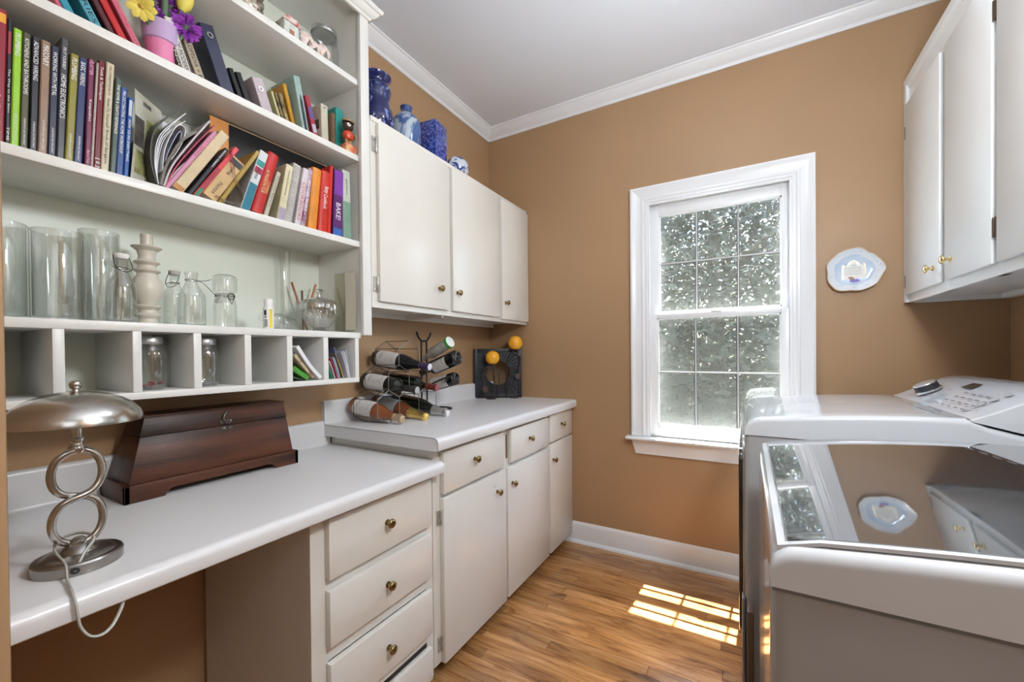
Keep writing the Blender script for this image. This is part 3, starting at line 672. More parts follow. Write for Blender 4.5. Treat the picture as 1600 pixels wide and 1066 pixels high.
for lab, y0, wd, h, le, col, tx in (
 ('bright lime green plumbing manual', -2.2162, .0114, .248, 1.9, '93c72c', [('PLUMBING', 'w', .04, .23, .62), ('HOME REPAIR AND IMPROVEMENT', 'w', .72, .97, .3)]),
 ('dark olive kitchens and bathrooms manual', -2.2036, .0112, .248, 1.9, '4c4c34', [('KITCHENS AND BATHROOMS', 'w', .05, .53, .55), ('HOME REPAIR AND IMPROVEMENT', 'w', .74, .97, .25)]),
 ('black advanced wiring manual next to a tan manual', -2.1906, .0115, .248, 1.9, '232530', [('ADVANCED WIRING', 'w', .04, .38, .6), ('HOME REPAIR AND IMPROVEMENT', 'w', .74, .97, .25)]),
 ('tan brown masonry manual', -2.1783, .0136, .249, 2.1, '8f7560', [('MASONRY', 'w', .04, .22, .65), ('HOME REPAIR AND IMPROVEMENT', 'w', .70, .97, .3)]),
 ('dark navy working with metal manual', -2.1639, .0126, .246, 2.1, '262a40', [('WORKING WITH METAL', 'w', .05, .45, .5), ('HOME REPAIR AND IMPROVEMENT', 'w', .74, .97, .25)]),
 ('tall dark grey home electronics manual', -2.1505, .0119, .272, 2.3, '46474c', [('FIX IT YOURSELF', 'w', .07, .25, .4), ('HOME ELECTRONICS', 'w', .30, .66, .65)]),
 ('mustard gold plumbing manual', -2.1375, .0130, .248, 3.0, '8a8434', [('PLUMBING', 'w', .04, .24, .62), ('HOME REPAIR AND IMPROVEMENT', 'w', .74, .97, .25)]),
 ('navy blue basic wiring manual', -2.1240, .0140, .247, 2.9, '28345e', [('BASIC WIRING', 'w', .04, .26, .55), ('HOME REPAIR AND IMPROVEMENT', 'w', .74, .97, .25)]),
 ('wine purple flowered book with pink script', -2.1064, .0104, .254, 2.3, '6e2a4a', [('PLATTER', 'p', .02, .15, .6), ('Keepsakes', 'w', .38, .58, .5), ('Best of Taste', 'p', .85, .97, .4)]),
 ('very thin white booklet between wine purple and dark red books', -2.0960, .0042, .252, 3.2, 'c9c2ba', []),
 ('dark red tools and techniques book', -2.0914, .0117, .259, 2.7, '6a1420', [('Tools & Techniques', 'w', .05, .36, .55), ('[ E ]', 'w', .90, .98, .7)]),
 ('cream book with brown serif title', -2.0791, .0141, .264, 3.1, 'c8bda2', [('THE COMPLETE BOOK OF', 'k', .03, .30, .3), ('How-To Yourself', 'k', .33, .60, .4), ('Book of Bargains', 'k', .62, .93, .45)]),
 ('grey green book beside the two blue books', -2.0627, .0106, .235, 3.5, '4c5a52', [('THE HOME & CRAFTS REFERENCE', 'w', .06, .58, .5)]),
 ('blue book with small white letters beside the grey green book', -2.0521, .0132, .219, 3.2, '2c4a86', [('PRE-DECORATING THE HOME WORKSHOP', 'w', .04, .75, .42)]),
 ('short blue how-to book with a white top label', -2.0382, .0095, .201, 3.6, '1f4f94', [('HOW TO FIX EVERYTHING', 'w', .28, .80, .5)])):
    book(lab, XB, y0, 1.646, wd, h, le, col, tx, zf=S3, group=G1, bands=[(.77, .97, 'b8bcc4')] if 'white top label' in lab else ())
G2 = 'leaning cookbooks at the right of the lower book shelf'
for lab, y0, wd, h, le, col, tx, kw in (
 ('thick cream cookbook with a red cover edge leaning right', -1.9403, .0300, .235, 30.3, 'cbb894', [], dict(bands=[(.0, .06, 'b07a3a')])),
 ('thin black book leaning between the cream cookbook and the coral one', -1.9025, .0118, .190, 30.4, '2a2c34', [('Kitchen Classics', 'w', .05, .42, .45)], dict()),
 ('coral pink book with a green foot leaning next to the thin black book', -1.8890, .0150, .208, 31.6, 'd24a52', [], dict(bands=[(.0, .14, '2f7a56'), (.14, .55, '9a3848')])),
 ('short tan paperback budget book with black handwriting title', -1.8728, .0420, .158, 30.4, 'c9a878', [('Budgeting', 'k', .10, .40, .30), ('Notes', 'k', .62, .90, .30)], dict(bands=[(.84, .97, '3a3a3e')])),
 ('thin gold edged book leaning over the tan paperback', -1.8284, .0130, .222, 29.8, 'a58a44', [], dict()),
 ('white and teal patterned book left of the thick red cookbook', -1.7695, .0265, .208, 17.2, 'c9cdd0', [('Home', 'k', .30, .48, .45)], dict(bands=[(.0, .44, '2c7388'), (.62, .72, 'a02848'), (.74, .84, '2f8a86')])),
 ('thick red cookbook with gold title leaning right', -1.7381, .0355, .213, 15.5, 'b8322e', [('A PASSION FOR', 'g', .30, .68, .30, -.10), ('COOKING', 'g', .46, .66, .26, .22)], dict(rnd=.008)),
 ('thin off-white booklet leaning on the thick red cookbook', -1.7000, .0132, .160, 16.2, 'bfb8a4', [('Favorite Recipes', 'k', .1, .8, .4)], dict()),
 ('cream cookbook with a lilac foot', -1.6599, .0240, .194, 10.5, 'd3caa8', [('Home Cooking', 'k', .10, .55, .3)], dict(bands=[(.0, .22, 'a69aac')], side='8a6a34')),
 ('white and purple lettered cookbook beside the spiral one', -1.5990, .0200, .205, 9.9, 'cfc8cc', [('COOKBOOKS', 'r', .25, .92, .55)], dict()),
 ('narrow purple speckled book right of the white lettered cookbook', -1.5780, .0170, .212, 9.0, '7a4468', [('Sweet Bread', 'w', .2, .8, .4)], dict(pat='c9b8c4')),
 ('orange book with a rounded spine', -1.5512, .0340, .221, 6.1, 'd98a34', [], dict(rnd=.006)),
 ('red cookbook with white script standing between orange and purple books', -1.5126, .0400, .223, 4.8, 'c03226', [('Betty', 'w', .25, .36, .5), ('Cookbook', 'w', .38, .62, .35)], dict(rnd=.008)),
 ('tall thin red book behind the red cookbook', -1.4760, .0130, .252, 3.5, 'c8302a', [], dict()),
 ('purple and blue baking book', -1.4540, .0400, .247, 2.5, '5c2c6a', [('BAKE!', 'w', .50, .75, .5)], dict(bands=[(.62, .99, '7a3a9a'), (.0, .12, '3a62a8')])),
 ('white floral book at the right end of the lower book shelf', -1.4060, .0343, .258, -1.0, 'b9bcb0', [('gardens', 'k', .12, .35, .25)], dict(pat=None, bands=[(.0, .55, '7a9a86')]))):
    kw = dict(kw); kw.pop('side', None)
    book(lab, XB, y0, 1.647, wd, h, le, col, tx, zf=S3, group=G2, depth=.105, **kw)
# spiral bound cookbook
sb = book('spiral bound cookbook with white wire coils', XB-.01, -1.6320, 1.645, .0270, .212, 10.4, 'c4bcb4', [], zf=S3, group=G2, depth=.10)
cb_ = MB()
for k in range(30):
    z = .006+k*.0068; cb_.tube([(-.002+.011*cos(R(q)), -.0130+.0125*sin(R(q)), z+q*.000005) for q in range(-90, 100, 22)], .0013, 5)
cb_.build('wire_coil', mat('white_wire', (.85, .84, .86), .35), sb, smooth=50)

S2 = 1.968; G3 = 'leaning books on the upper book shelf'
for lab, X, y0, zb, wd, h, le, col, tx, kw in (
 ('pink and coral thin book at the far left of the upper book shelf', .245, -2.145, 1.983, .010, .22, -26, 'c85a70', [], {}),
 ('bright teal book leaning left at the upper book shelf', .245, -2.1340, 1.983, .018, .23, -27, '2f8aa0', [], {}),
 ('teal book with a dark green cover and black lettering', .245, -2.0870, 1.976, .0200, .24, -27, '4fa0b4', [('ADULTS STORIES', 'k', .1, .95, .5)], {}),
 ('dark maroon thin book leaning left beside a red one', .245, -2.0580, 1.978, .0150, .23, -27, '4c1c20', [], {}),
 ('bright red book leaning left', .245, -2.0400, 1.979, .0180, .235, -27, 'b8262a', [], {}),
 ('pink lettered book touching the flower pot', .245, -2.0130, 1.983, .0160, .235, -27, 'c86a80', [('Seventeen Again', 'r', .1, .95, .5)], {}),
 ('dark thin book just right of the flower pot', .20, -1.9000, 2.0, .0100, .10, -18, '33302c', [('Notes', 'c', .2, .8, .5)], {}),
 ('white spine history book right of the flower pot', .20, -1.8890, 2.0, .0220, .165, -19, 'd3cfc6', [('BOOK OF MODERN LIFE', 'k', .1, .95, .55)], {}),
 ('brown black book beside the white spine history book', .18, -1.8600, 2.0, .0130, .19, -20, '4a3a30', [], {}),
 ('beige book with black capital letters left of the binder', .18, -1.8440, 2.0, .0240, .20, -20, 'b0a088', [('ENCYCLOPEDIA + BOOK', 'k', .05, .95, .5)], {}),
 ('large navy ring binder leaning left', .15, -1.7710, 2.033, .0415, .245, -18.8, '3a3e54', [], dict(depth=.12)),
 ('thin white folder right of the navy binder', .13, -1.7270, 2.033, .0080, .18, -18.8, 'd0d0cc', [], dict(depth=.10)),
 ('black book right of the navy binder', .13, -1.7120, 2.048, .0170, .165, -20, '141414', [], dict(depth=.10)),
 ('second black book leaning beside the lilac album', .13, -1.6900, 2.048, .0190, .165, -20, '1c1c1e', [], dict(depth=.10)),
 ('lilac white photo album with a ring', .15, -1.6465, 2.036, .0386, .165, -19.3, 'c4b6bc', [], dict(depth=.12)),
 ('small pale yellow book', .15, -1.5915, 2.043, .0090, .150, -19, 'c8c490', [], dict(depth=.10)),
 ('small brown spotted book beside the pale yellow one', .15, -1.5790, 2.040, .0105, .150, -18, '9a8660', [], dict(depth=.10, pat='3a3020')),
 ('small tan book left of the black and amber book', .15, -1.5652, 2.039, .0148, .155, -15.9, 'b09a68', [], dict(depth=.10, pat='4a3a26')),
 ('amber spine book with a black cover', .15, -1.5420, 2.042, .0150, .198, -14.5, 'c8922c', [], dict(depth=.10)),
 ('tall pale teal guide book with a pen on its spine', .18, -1.5190, 2.023, .0260, .228, -10.8, '9db6b0', [('GUIDE', 'k', .45, .7, .3)], dict(depth=.14)),
 ('red and white striped paperback', .16, -1.4640, 2.035, .0200, .195, -14, 'a83a4c', [], dict(depth=.11, bands=[(.0, .2, 'c4b8c8'), (.35, .5, 'c4b8c8'), (.6, .8, '6a5aa0')])),
 ('thick cream book with small pictures on its cover', .18, -1.4400, 2.022, .0290, .180, -1.4, 'd0c8b4', [('tt', 'k', .04, .09, .4)], dict(depth=.13)),
 ('thin brown book beside the teal one', .20, -1.4080, 2.024, .0130, .155, -1.0, '7a6048', [], dict(depth=.12)),
 ('teal green book at the right end of the upper book shelf', .20, -1.3935, 2.028, .0330, .185, -.3, '2f8a82', [], dict(depth=.12))):
    book(lab, X, y0, zb, wd, h, le, col, tx, zf=S2, group=G3, **kw)
# ring on the binder spine and pictures / pen
bn = [o for o in bpy.data.objects if o.get('label') == 'large navy ring binder leaning left'][0]
lathe('finger_ring', [(.007, 0), (.009, .0012), (.009, .0022), (.005, .0022), (.005, .001)], CHROME, bn, 20, T(.0005, .02, .215) @ Matrix.Rotation(R(90), 4, 'Y'))
al = [o for o in bpy.data.objects if o.get('label') == 'lilac white photo album with a ring'][0]
lathe('finger_ring', [(.006, 0), (.008, .0012), (.008, .0022), (.005, .0022), (.005, .001)], CHROME, al, 20, T(.0005, .018, .13) @ Matrix.Rotation(R(90), 4, 'Y'))
pg_ = [o for o in bpy.data.objects if o.get('label') == 'tall pale teal guide book with a pen on its spine'][0]
MB().tube([(.004, .012, .03), (.004, .012, .14)], .0035, 8, rs=None).tube([(.004, .012, .14), (.004, .012, .165)], .0035, 8, rs=[.0035, .0008]).build('pen', mat('dark_pen', (.05, .08, .08), .3), pg_, smooth=40)
cr = [o for o in bpy.data.objects if o.get('label') == 'thick cream book with small pictures on its cover'][0]
PIC = mat('brown_picture', (.07, .05, .04), .5, c2=(.20, .14, .10), nscale=40)
for z0, z1 in ((.09, .125), (.03, .065)): box('cover_picture', -.055, -.015, -.0006, .0001, z0, z1, PIC, cr)

# black portfolio leaning at the back of the lower shelf
pf_ = thing('portfolio', 'large black portfolio folder with an orange spine behind the cookbooks', 'folder', (0, 0, 0))
box('folder_board', .128, .133, -1.770, -1.392, S3+.001, 1.938, mat('black_folder', (.012, .012, .014), .35), pf_, bevel=.001)
box('folder_board', .1365, .1385, -1.800, -1.392, S3+.001, 1.940, mat('kraft_board', (.45, .30, .15), .6), pf_)
box('folder_board', .139, .144, -1.745, -1.400, S3+.001, 1.934, mat('black_folder', (.012, .012, .014), .35), pf_, bevel=.001)
box('orange_flap', .139, .1435, -1.800, -1.748, 1.80, 1.938, mat('orange_card', (.70, .30, .09), .5), pf_, bevel=.001)

# curled magazines and folders at the middle of the lower shelf
def curved_sheet(name, label, cat, pts, x0, x1, th, m_, edge=None, group=None, x1top=None, lift=0):
    """sheet standing on its fold: pts is the (y,z) path of its section"""
    pp = catmull([(0, a, b_) for a, b_ in pts], 5); L_ = []; Rr = []
    for i, p in enumerate(pp):
        q = (pp[min(i+1, len(pp)-1)]-pp[max(i-1, 0)]).normalized(); nn = Vector((0, -q.z, q.y))
        L_.append(p+nn*th/2); Rr.append(p-nn*th/2)
    poly = [(v.y, v.z) for v in L_]+[(v.y, v.z) for v in Rr[::-1]]
    o = MB().prism(poly, x0, x1, 'x').build(name, m_, None, smooth=40)
    if cat: tag(o, label, cat, group)
    return o
NEWS = mat('newspaper_print', (.50, .49, .46), .7, c2=(.12, .13, .09), nscale=16, detail=6, stretch=(1, 1, 1))
NEWS2 = mat('brochure_print', (.62, .60, .56), .5, c2=(.36, .36, .22), nscale=10, detail=6)
mg = thing('brochure', 'curved glossy brochure with a garden photo right of the blue books', 'magazine', (0, 0, 0), group=None)
def bsheet(nm, y0, ytop, z1, x, m_, bow=.01, w_=.16):
    # sheet facing the room: stands on edge, long side along z, bows forward
    vs = []; fs = []; N = 10
    for i in range(N+1):
        t = i/N; z = S3+.002+(z1-S3)*t; xx = x+bow*sin(t*pi)-.03*t
        ya = y0+(ytop-y0)*t; vs += [(xx, ya, z), (xx-.055, ya+.075, z-.006*t), (xx-.0012, ya, z), (xx-.0562, ya+.075, z-.006*t)]
    for i in range(N):
        a = 4*i; fs += [(a, a+1, a+5, a+4), (a+2, a+6, a+7, a+3), (a, a+4, a+6, a+2), (a+1, a+3, a+7, a+5)]
    fs += [(0, 2, 3, 1), (4*N, 4*N+1, 4*N+3, 4*N+2)]
    return MB().add(vs, fs).build(nm, m_, mg, smooth=50)
bsheet('page', -2.022, -2.000, 1.885, .240, NEWS2, .012)
bsheet('page', -2.010, -1.975, 1.860, .225, WPAPER, .010)
bsheet('page', -2.000, -1.955, 1.875, .205, NEWS, .008)
def print_on(z0_, z1_, a0, a1, m_):
    # rectangle printed on the first brochure page: z fraction range, width fraction range
    def P(t, a):
        z = S3+.002+(1.885-S3)*t; xx = .240+.012*sin(t*pi)-.03*t; ya = -2.022+.022*t
        return (xx-.055*a+.0009, ya+.075*a-.0006, z-.006*t*a)
    vs = []; N = 5
    for i in range(N+1):
        t = z0_+(z1_-z0_)*i/N; vs += [P(t, a0), P(t, a1)]
    MB().add(vs, [(2*i, 2*i+1, 2*i+3, 2*i+2) for i in range(N)]).build('printed_photo', m_, mg, recalc=False)
DKP = mat('dark_photo_print', (.05, .045, .045), .5, c2=(.14, .12, .11), nscale=30)
GNP = mat('garden_photo_print', (.08, .10, .03), .5, c2=(.38, .36, .16), nscale=45, detail=8)
print_on(.38, .70, .02, .34, DKP); print_on(.36, .74, .42, .98, GNP); print_on(.10, .34, .10, .98, GNP); print_on(.88, .93, .3, .6, DKP)
fo = thing('folder', 'dark grey folder of curled white papers leaning right of the brochure', 'folder', (0, 0, 0))
def fsheet(pts, x0, x1, th, m_, nm): o = curved_sheet(nm, None, None, pts, x0, x1, th, m_); o.parent = fo; return o
DG = mat('dark_grey_folder', (.035, .037, .035), .45)
z0 = S3+.006
fsheet([(-1.972, z0), (-1.985, 1.70), (-1.975, 1.78), (-1.925, 1.855)], .085, .256, .003, DG, 'folder_cover')
for k, (a, b_) in enumerate(((-1.905, 1.858), (-1.912, 1.848), (-1.902, 1.842), (-1.910, 1.834))):
    fsheet([(-1.968+.002*k, z0+.004), (-1.975+.004*k, 1.70), (-1.962+.005*k, 1.775), (a, b_)], .09, .250-.006*k, .0016, WPAPER, 'paper_sheet')
fsheet([(-1.958, z0+.02), (-1.952, 1.74), (-1.925, 1.815), (-1.905, 1.815), (-1.915, 1.77), (-1.938, 1.72)], .10, .246, .0015, WPAPER, 'paper_sheet')
fsheet([(-1.955, z0+.02), (-1.945, 1.73), (-1.920, 1.80), (-1.912, 1.80), (-1.922, 1.755)], .10, .240, .0015, mat('bluish_paper', (.45, .47, .60), .7), 'paper_sheet')
G4 = 'loose folders fanned beside the curled papers'
curved_sheet('folder', 'olive brown plastic folder fanned over the curled papers', 'folder', [(-1.962, z0+.002), (-1.950, 1.70), (-1.918, 1.775), (-1.880, 1.820)], .09, .250, .006, mat('brown_plastic_folder', (.13, .11, .09), .25, c2=(.28, .26, .22), nscale=8), group=G4)
curved_sheet('folder', 'clear plastic sleeve with black papers standing highest in the fan', 'folder', [(-1.958, z0), (-1.940, 1.70), (-1.895, 1.785), (-1.850, 1.862)], .09, .256, .004, mat('clear_sleeve', (.55, .50, .52), .15), group=G4)
curved_sheet('folder', 'crimson folder in the fan of papers', 'folder', [(-1.955, z0), (-1.932, 1.70), (-1.885, 1.782), (-1.838, 1.855)], .09, .257, .0028, mat('crimson_folder', (.40, .03, .08), .35), group=G4)
curved_sheet('folder', 'grey white brochure sheaf inside the crimson folders', 'folder', [(-1.951, z0+.004), (-1.925, 1.695), (-1.885, 1.752), (-1.856, 1.80)], .09, .250, .006, mat('grey_sheaf', (.50, .50, .47), .5), group=G4)
pkb = book('pink notebook with lilac lettering leaning under the crimson folder', XB, -1.9530, 1.648, .0120, .232, 30.5, 'c88aa8', [('recipes', 'r', .12, .45, .5)], zf=S3, group=G4)
bpy.data.objects['folder'].location.x = 0
# clear ribbon loop / plastic box
cl_ = MB().tube(catmull([(.262, -1.800, 1.80), (.263, -1.795, 1.74), (.263, -1.782, 1.70), (.262, -1.772, 1.665), (.262, -1.790, 1.645), (.262, -1.825, 1.648), (.262, -1.842, 1.652)], 5), .010, 6, flat=.08).build('ribbon', glassmat('clear_plastic', (.9, .88, .92), 1.2, extra=.15), None, smooth=60)
tag(cl_, 'clear plastic ribbon curling over the front of the leaning books', 'ribbon')

# ================================================================= UPPER SHELF DECOR
PINK = mat('pink_flowerpot', (.75, .20, .38), .5, c2=(.72, .26, .44), nscale=5); LIL = mat('lilac_pot_rim', (.50, .36, .58), .5)
fp = thing('flower_pot', 'pink flower pot with a lilac rim holding paper flowers', 'flower pot', (.170, -1.929, 1.9685))
lathe('pot', [(.0001, .001), (.026, .0), (.0275, .004), (.0355, .090), (.034, .092)], PINK, fp, 36)
lathe('rim', [(.0355, .088), (.0395, .090), (.0415, .140), (.0385, .141), (.0365, .100), (.0345, .092)], LIL, fp, 36)
STEM = mat('flower_stem_green', (.10, .17, .09), .5)
YEL = mat('yellow_petal', (.80, .68, .12), .5); PUR = mat('purple_petal', (.30, .04, .50), .5, c2=(.50, .12, .65), nscale=60)
def flower(label, base, head, petals, m_, kind, stemr=.0045):
    f_ = thing('flower', label, 'flower', (0, 0, 0), group='paper flowers in the pink pot')
    b_, h_ = Vector(base), Vector(head)
    MB().tube(catmull([b_, (b_+h_)/2+Vector((.004, .004, 0)), h_], 4), stemr, 8).build('stem', STEM, f_, smooth=50)
    up_ = (h_-b_).normalized(); q = up_.to_track_quat('Z', 'Y').to_matrix().to_4x4()
    pb_ = MB()
    if kind == 'daisy':
        q = Vector((.8, -.3, -.55)).to_track_quat('Z', 'Y').to_matrix().to_4x4()
        for k in range(petals):
            M = Matrix.Translation(h_) @ q @ Matrix.Rotation(2*pi*k/petals, 4, 'Z') @ Matrix.Rotation(R(-12), 4, 'Y')
            pb_.add([(0, 0, 0), (.014, -.007, .002), (.028, -.008, .001), (.034, 0, -.001), (.028, .008, .001), (.014, .007, .002), (.017, 0, .005)], [(0, 1, 6), (1, 2, 6), (2, 3, 6), (3, 4, 6), (4, 5, 6), (5, 0, 6)], 0, M)
        pb_.build('petals', m_, f_, recalc=False, smooth=60)
        lathe('flower_centre', [(.007, 0), (.006, .005), (.0001, .008)], mat('flower_centre_yellow', (.55, .35, .05), .7), f_, 12, Matrix.Translation(h_) @ q)
    elif kind == 'pompom':
        rn = random.Random(petals)
        for k in range(110):
            a = rn.uniform(0, 2*pi); c_ = rn.uniform(-1, 1); d_ = Vector((sqrt(1-c_*c_)*cos(a), sqrt(1-c_*c_)*sin(a), c_))
            u_ = d_.orthogonal().normalized(); rr = petals*.001
            p0 = h_+d_*rr*.3; p1 = h_+d_*rr
            pb_.add([p0, p0.lerp(p1, .6)+u_*rr*.16, p1, p0.lerp(p1, .6)-u_*rr*.16], [(0, 1, 2, 3)])
        tag(pb_.build('petals', m_, f_, recalc=False), kind='stuff')
    else:
        pr = [(.006, -.01), (.014, .0), (.019, .015), (.020, .030), (.016, .044), (.008, .052), (.0001, .054)]
        pb_.lathe(pr, 12, M=Matrix.Translation(h_) @ q).build('petals', m_, f_, smooth=50)
P0 = (.165, -1.932, 2.05)
flower('yellow daisy leaning left out of the pink pot', (.160, -1.945, 2.05), (.205, -1.982, 2.112), 9, YEL, 'daisy')
flower('purple pompom flower low on the right of the pink pot', (.185, -1.915, 2.05), (.200, -1.880, 2.128), 38, PUR, 'pompom')
flower('purple pompom flower rising behind the yellow bud', (.150, -1.925, 2.05), (.165, -1.905, 2.182), 30, PUR, 'pompom')
flower('small purple flower in the middle of the pink pot', (.150, -1.940, 2.05), (.180, -1.940, 2.132), 19, PUR, 'pompom')
flower('yellow tulip bud bending right over the pink pot', (.175, -1.920, 2.05), (.190, -1.886, 2.182), 9, YEL, 'bud', .0065)
flower('green stemmed white flower rising out of the frame', (.172, -1.932, 2.05), (.182, -1.922, 2.260), 9, mat('pale_pink_petal', (.75, .55, .55), .5), 'daisy', .0085)
flower('pale pink flower at the left top of the pink pot', (.185, -1.952, 2.05), (.192, -1.970, 2.235), 8, mat('pale_pink_petal', (.75, .55, .55), .5), 'daisy', .0075)

# wooden toy figurine on a red box
fg = thing('figurine', 'little painted wooden figurine on a red box at the right end of the upper shelf', 'figurine', (.244, -1.3735, 1.9685)); fg.scale = (1.5, 1.8, 1.42)
box('base', -.012, .012, -.013, .013, 0, .022, mat('red_wood_box', (.55, .07, .04), .45, c2=(.75, .45, .2), nscale=60), fg, bevel=.001)
WOODT = mat('turned_wood', (.33, .19, .09), .4, noise=.3, nscale=30)
lathe('legs', [(.004, .022), (.0045, .030), (.0035, .040)], WOODT, fg, 12, T(0, -.004, 0)); lathe('legs', [(.004, .022), (.0045, .030), (.0035, .040)], WOODT, fg, 12, T(0, .005, 0))
lathe('body', [(.0001, .036), (.009, .038), (.013, .046), (.011, .056), (.005, .062), (.0001, .063)], mat('red_lacquer', (.55, .06, .02), .3), fg, 20)
lathe('wing', [(.0001, -.008), (.005, -.005), (.007, 0), (.004, .006), (.0001, .008)], mat('green_lacquer', (.10, .14, .04), .3), fg, 14, T(0, .011, .051))
hd = lathe('head', [(.0001, .060), (.007, .063), (.0115, .070), (.0115, .078), (.007, .085), (.0001, .088)], mat('dark_turned_wood', (.05, .03, .02), .3), fg, 20)
lathe('eye', [(.005, 0), (.004, .002), (.0001, .0025)], WH, hd, 14, T(.0095, -.004, .074) @ Matrix.Rotation(R(80), 4, 'Y')); lathe('pupil', [(.002, .002), (.0001, .0032)], BK, hd, 10, T(.0095, -.004, .074) @ Matrix.Rotation(R(80), 4, 'Y'))
lathe('hat', [(.013, .084), (.0135, .087), (.008, .092), (.004, .096), (.0001, .097)], WOODT, fg, 18)

# top shelf: jar, shell, cloth, textured vase
S1 = 2.261
def jar(label, x, y, z, r, h, neck, lidm=None, lidh=.018, name='glass_jar', group=None, ribs=False, cat='jar', pebbles=False):
    t_ = thing(name, label, cat, (x, y, z+.0005), group=group)
    pr = [(.0001, .002), (r*.80, .0), (r*.95, .006), (r, .020), (r, h*.66), (r*.97, h*.72), (neck*1.06, h*.84), (neck, h*.87), (neck, h-lidh*.5)]
    if ribs:
        b = MB(); n_ = 60; vs = []
        for rr, zz_ in pr:
            for j in range(n_):
                a = 2*pi*j/n_; k_ = 1+(.022*cos(a*14) if .02 < zz_ < h*.68 else 0); vs.append((rr*k_*cos(a), rr*k_*sin(a), zz_))
        fs = [(i*n_+j, i*n_+(j+1) % n_, (i+1)*n_+(j+1) % n_, (i+1)*n_+j) for i in range(len(pr)-1) for j in range(n_)]
        b.add(vs, fs).build('jar_body', GLASS, t_, smooth=60)
    else: lathe('jar_body', pr, GLASS, t_, 32)
    lathe('jar_base', [(.0001, .004), (r*.7, .004), (r*.88, .010)], GLASS, t_, 32)
    if lidm: lathe('lid', [(neck*1.10, h-lidh), (neck*1.12, h-lidh*.8), (neck*1.12, h-.002), (neck*1.06, h), (.0001, h)], lidm, t_, 32)
    if pebbles:
        rn = random.Random(4)
        for k in range(9):
            a = rn.uniform(0, 6.3); q = rn.uniform(0, r*.6)
            lathe('pebble', [(.0001, -.005), (.005, -.003), (.007, 0), (.005, .003), (.0001, .005)], mat('dark_red_pebble', (.25, .05, .06), .4), t_, 8, T(q*cos(a), q*sin(a), .011+.006*(k % 2)))
    return t_
SIL = mat('satin_silver_lid', (.62, .62, .63), .3, 1)
jar('clear glass jar with a silver lid at the right end of the top shelf', .140, -1.398, S1, .052, .198, .044, SIL, .016)
wk = thing('textured_vase', 'silver and gold woven texture vase on the top shelf', 'vase', (.150, -1.700, S1+.0005))
b = MB(); n_ = 40; vs = []; rows_ = 26
for i in range(rows_+1):
    z = .20*i/rows_; r0 = .040+.016*sin(pi*min(1, z/.21))
    for j in range(n_):
        k_ = 1+(.05 if (i//2+j//2) % 2 else -.02); a = 2*pi*j/n_; vs.append((r0*k_*cos(a), r0*k_*sin(a), z))
b.add(vs, [(i*n_+j, i*n_+(j+1) % n_, (i+1)*n_+(j+1) % n_, (i+1)*n_+j) for i in range(rows_) for j in range(n_)]).build('vase_body', mat('woven_silver', (.55, .48, .38), .25, .9, noise=.5, nscale=50), wk, smooth=20)
sh_ = thing('seashell', 'pale pink scallop shells with a gold clasp on the top shelf', 'seashell', (.240, -1.505, S1+.001))
SHM = mat('pink_shell', (.70, .52, .47), .45, c2=(.80, .68, .62), nscale=90)
for k, (dy, dz, a, s_) in enumerate(((-.030, .040, 15, 1), (.0, .030, -20, .9), (.036, .040, 5, .95))):
    b = MB(); vs = []; N = 24
    for i in range(6):
        rr = .026*s_*i/5
        for j in range(N+1):
            t = R(-150+300*j/N); k_ = 1+.05*cos(j*pi) if i > 3 else 1
            vs.append((.010*(1-(i/5)**2), rr*k_*sin(t), rr*k_*cos(t)))
    vs2 = [(x-.003, y, z) for x, y, z in vs]
    fs = [(i*(N+1)+j, i*(N+1)+j+1, (i+1)*(N+1)+j+1, (i+1)*(N+1)+j) for i in range(5) for j in range(N)]
    b.add(vs+vs2, fs+[tuple(q+len(vs) for q in f[::-1]) for f in fs])
    b.v = [tuple(T(0, dy, dz) @ Matrix.Rotation(R(a), 4, 'X') @ Vector(v)) for v in b.v]
    b.build('shell_half', SHM, sh_, smooth=60)
MB().tube([(.012, .012, .002), (.012, .014, .020)], .002, 6).tube([(-.01, -.03, .001), (-.01, .036, .001), (-.01, .036, .02)], .002, 6).build('clasp', GOLD, sh_)
ct = thing('ornament', 'small red and white ceramic house ornament on the top shelf', 'ornament', (.232, -1.600, S1+.0005))
box('house_wall', -.02, .02, -.026, .026, 0, .050, mat('white_ceramic', (.68, .70, .66), .2, c2=(.5, .56, .50), nscale=70), ct, bevel=.003)
MB().prism([(-.032, .048), (.032, .048), (.018, .068), (-.018, .068)], -.025, .025, 'x').build('roof', mat('red_ceramic', (.45, .05, .04), .2, c2=(.75, .70, .66), nscale=45), ct, bevel=.002)
box('door', .0195, .0215, -.008, .008, .0, .026, mat('brown_ceramic', (.35, .14, .07), .3), ct)

# ================================================================= GLASSWARE ON THE PIGEONHOLE TOP
PT = 1.2795
def cyl_vase(label, x, y, r, h):
    t_ = thing('glass_vase', label, 'vase', (x, y, PT+.0005), group='clear glass cylinder vases')
    lathe('vase_wall', [(r*.98, .0), (r, .004), (r, h-.003), (r-.001, h), (r-.003, h), (r-.004, h-.004), (r-.004, .012), (r-.006, .010), (.0001, .010)], GLASS, t_, 48, smooth=50)
    lathe('vase_base', [(.0001, .0005), (r*.97, .0005)], mat('green_glass_edge', (.18, .26, .22), .1), t_, 48) if False else None
    lathe('vase_base', [(.0001, .001), (r*.975, .001)], GLASS, t_, 48)
cyl_vase('clear glass cylinder vase cut by the left picture edge', .130, -2.212, .041, .218)
cyl_vase('wide clear glass cylinder vase second from the left', .175, -2.134, .0455, .208)
cyl_vase('tallest clear glass cylinder vase behind the first swing-top bottle', .110, -2.046, .0400, .240)
PORC = mat('white_porcelain', (.82, .80, .78), .2); PORCG = mat('grey_stopper', (.45, .44, .42), .3); WIRE = mat('dark_wire', (.06, .06, .07), .35, .8)
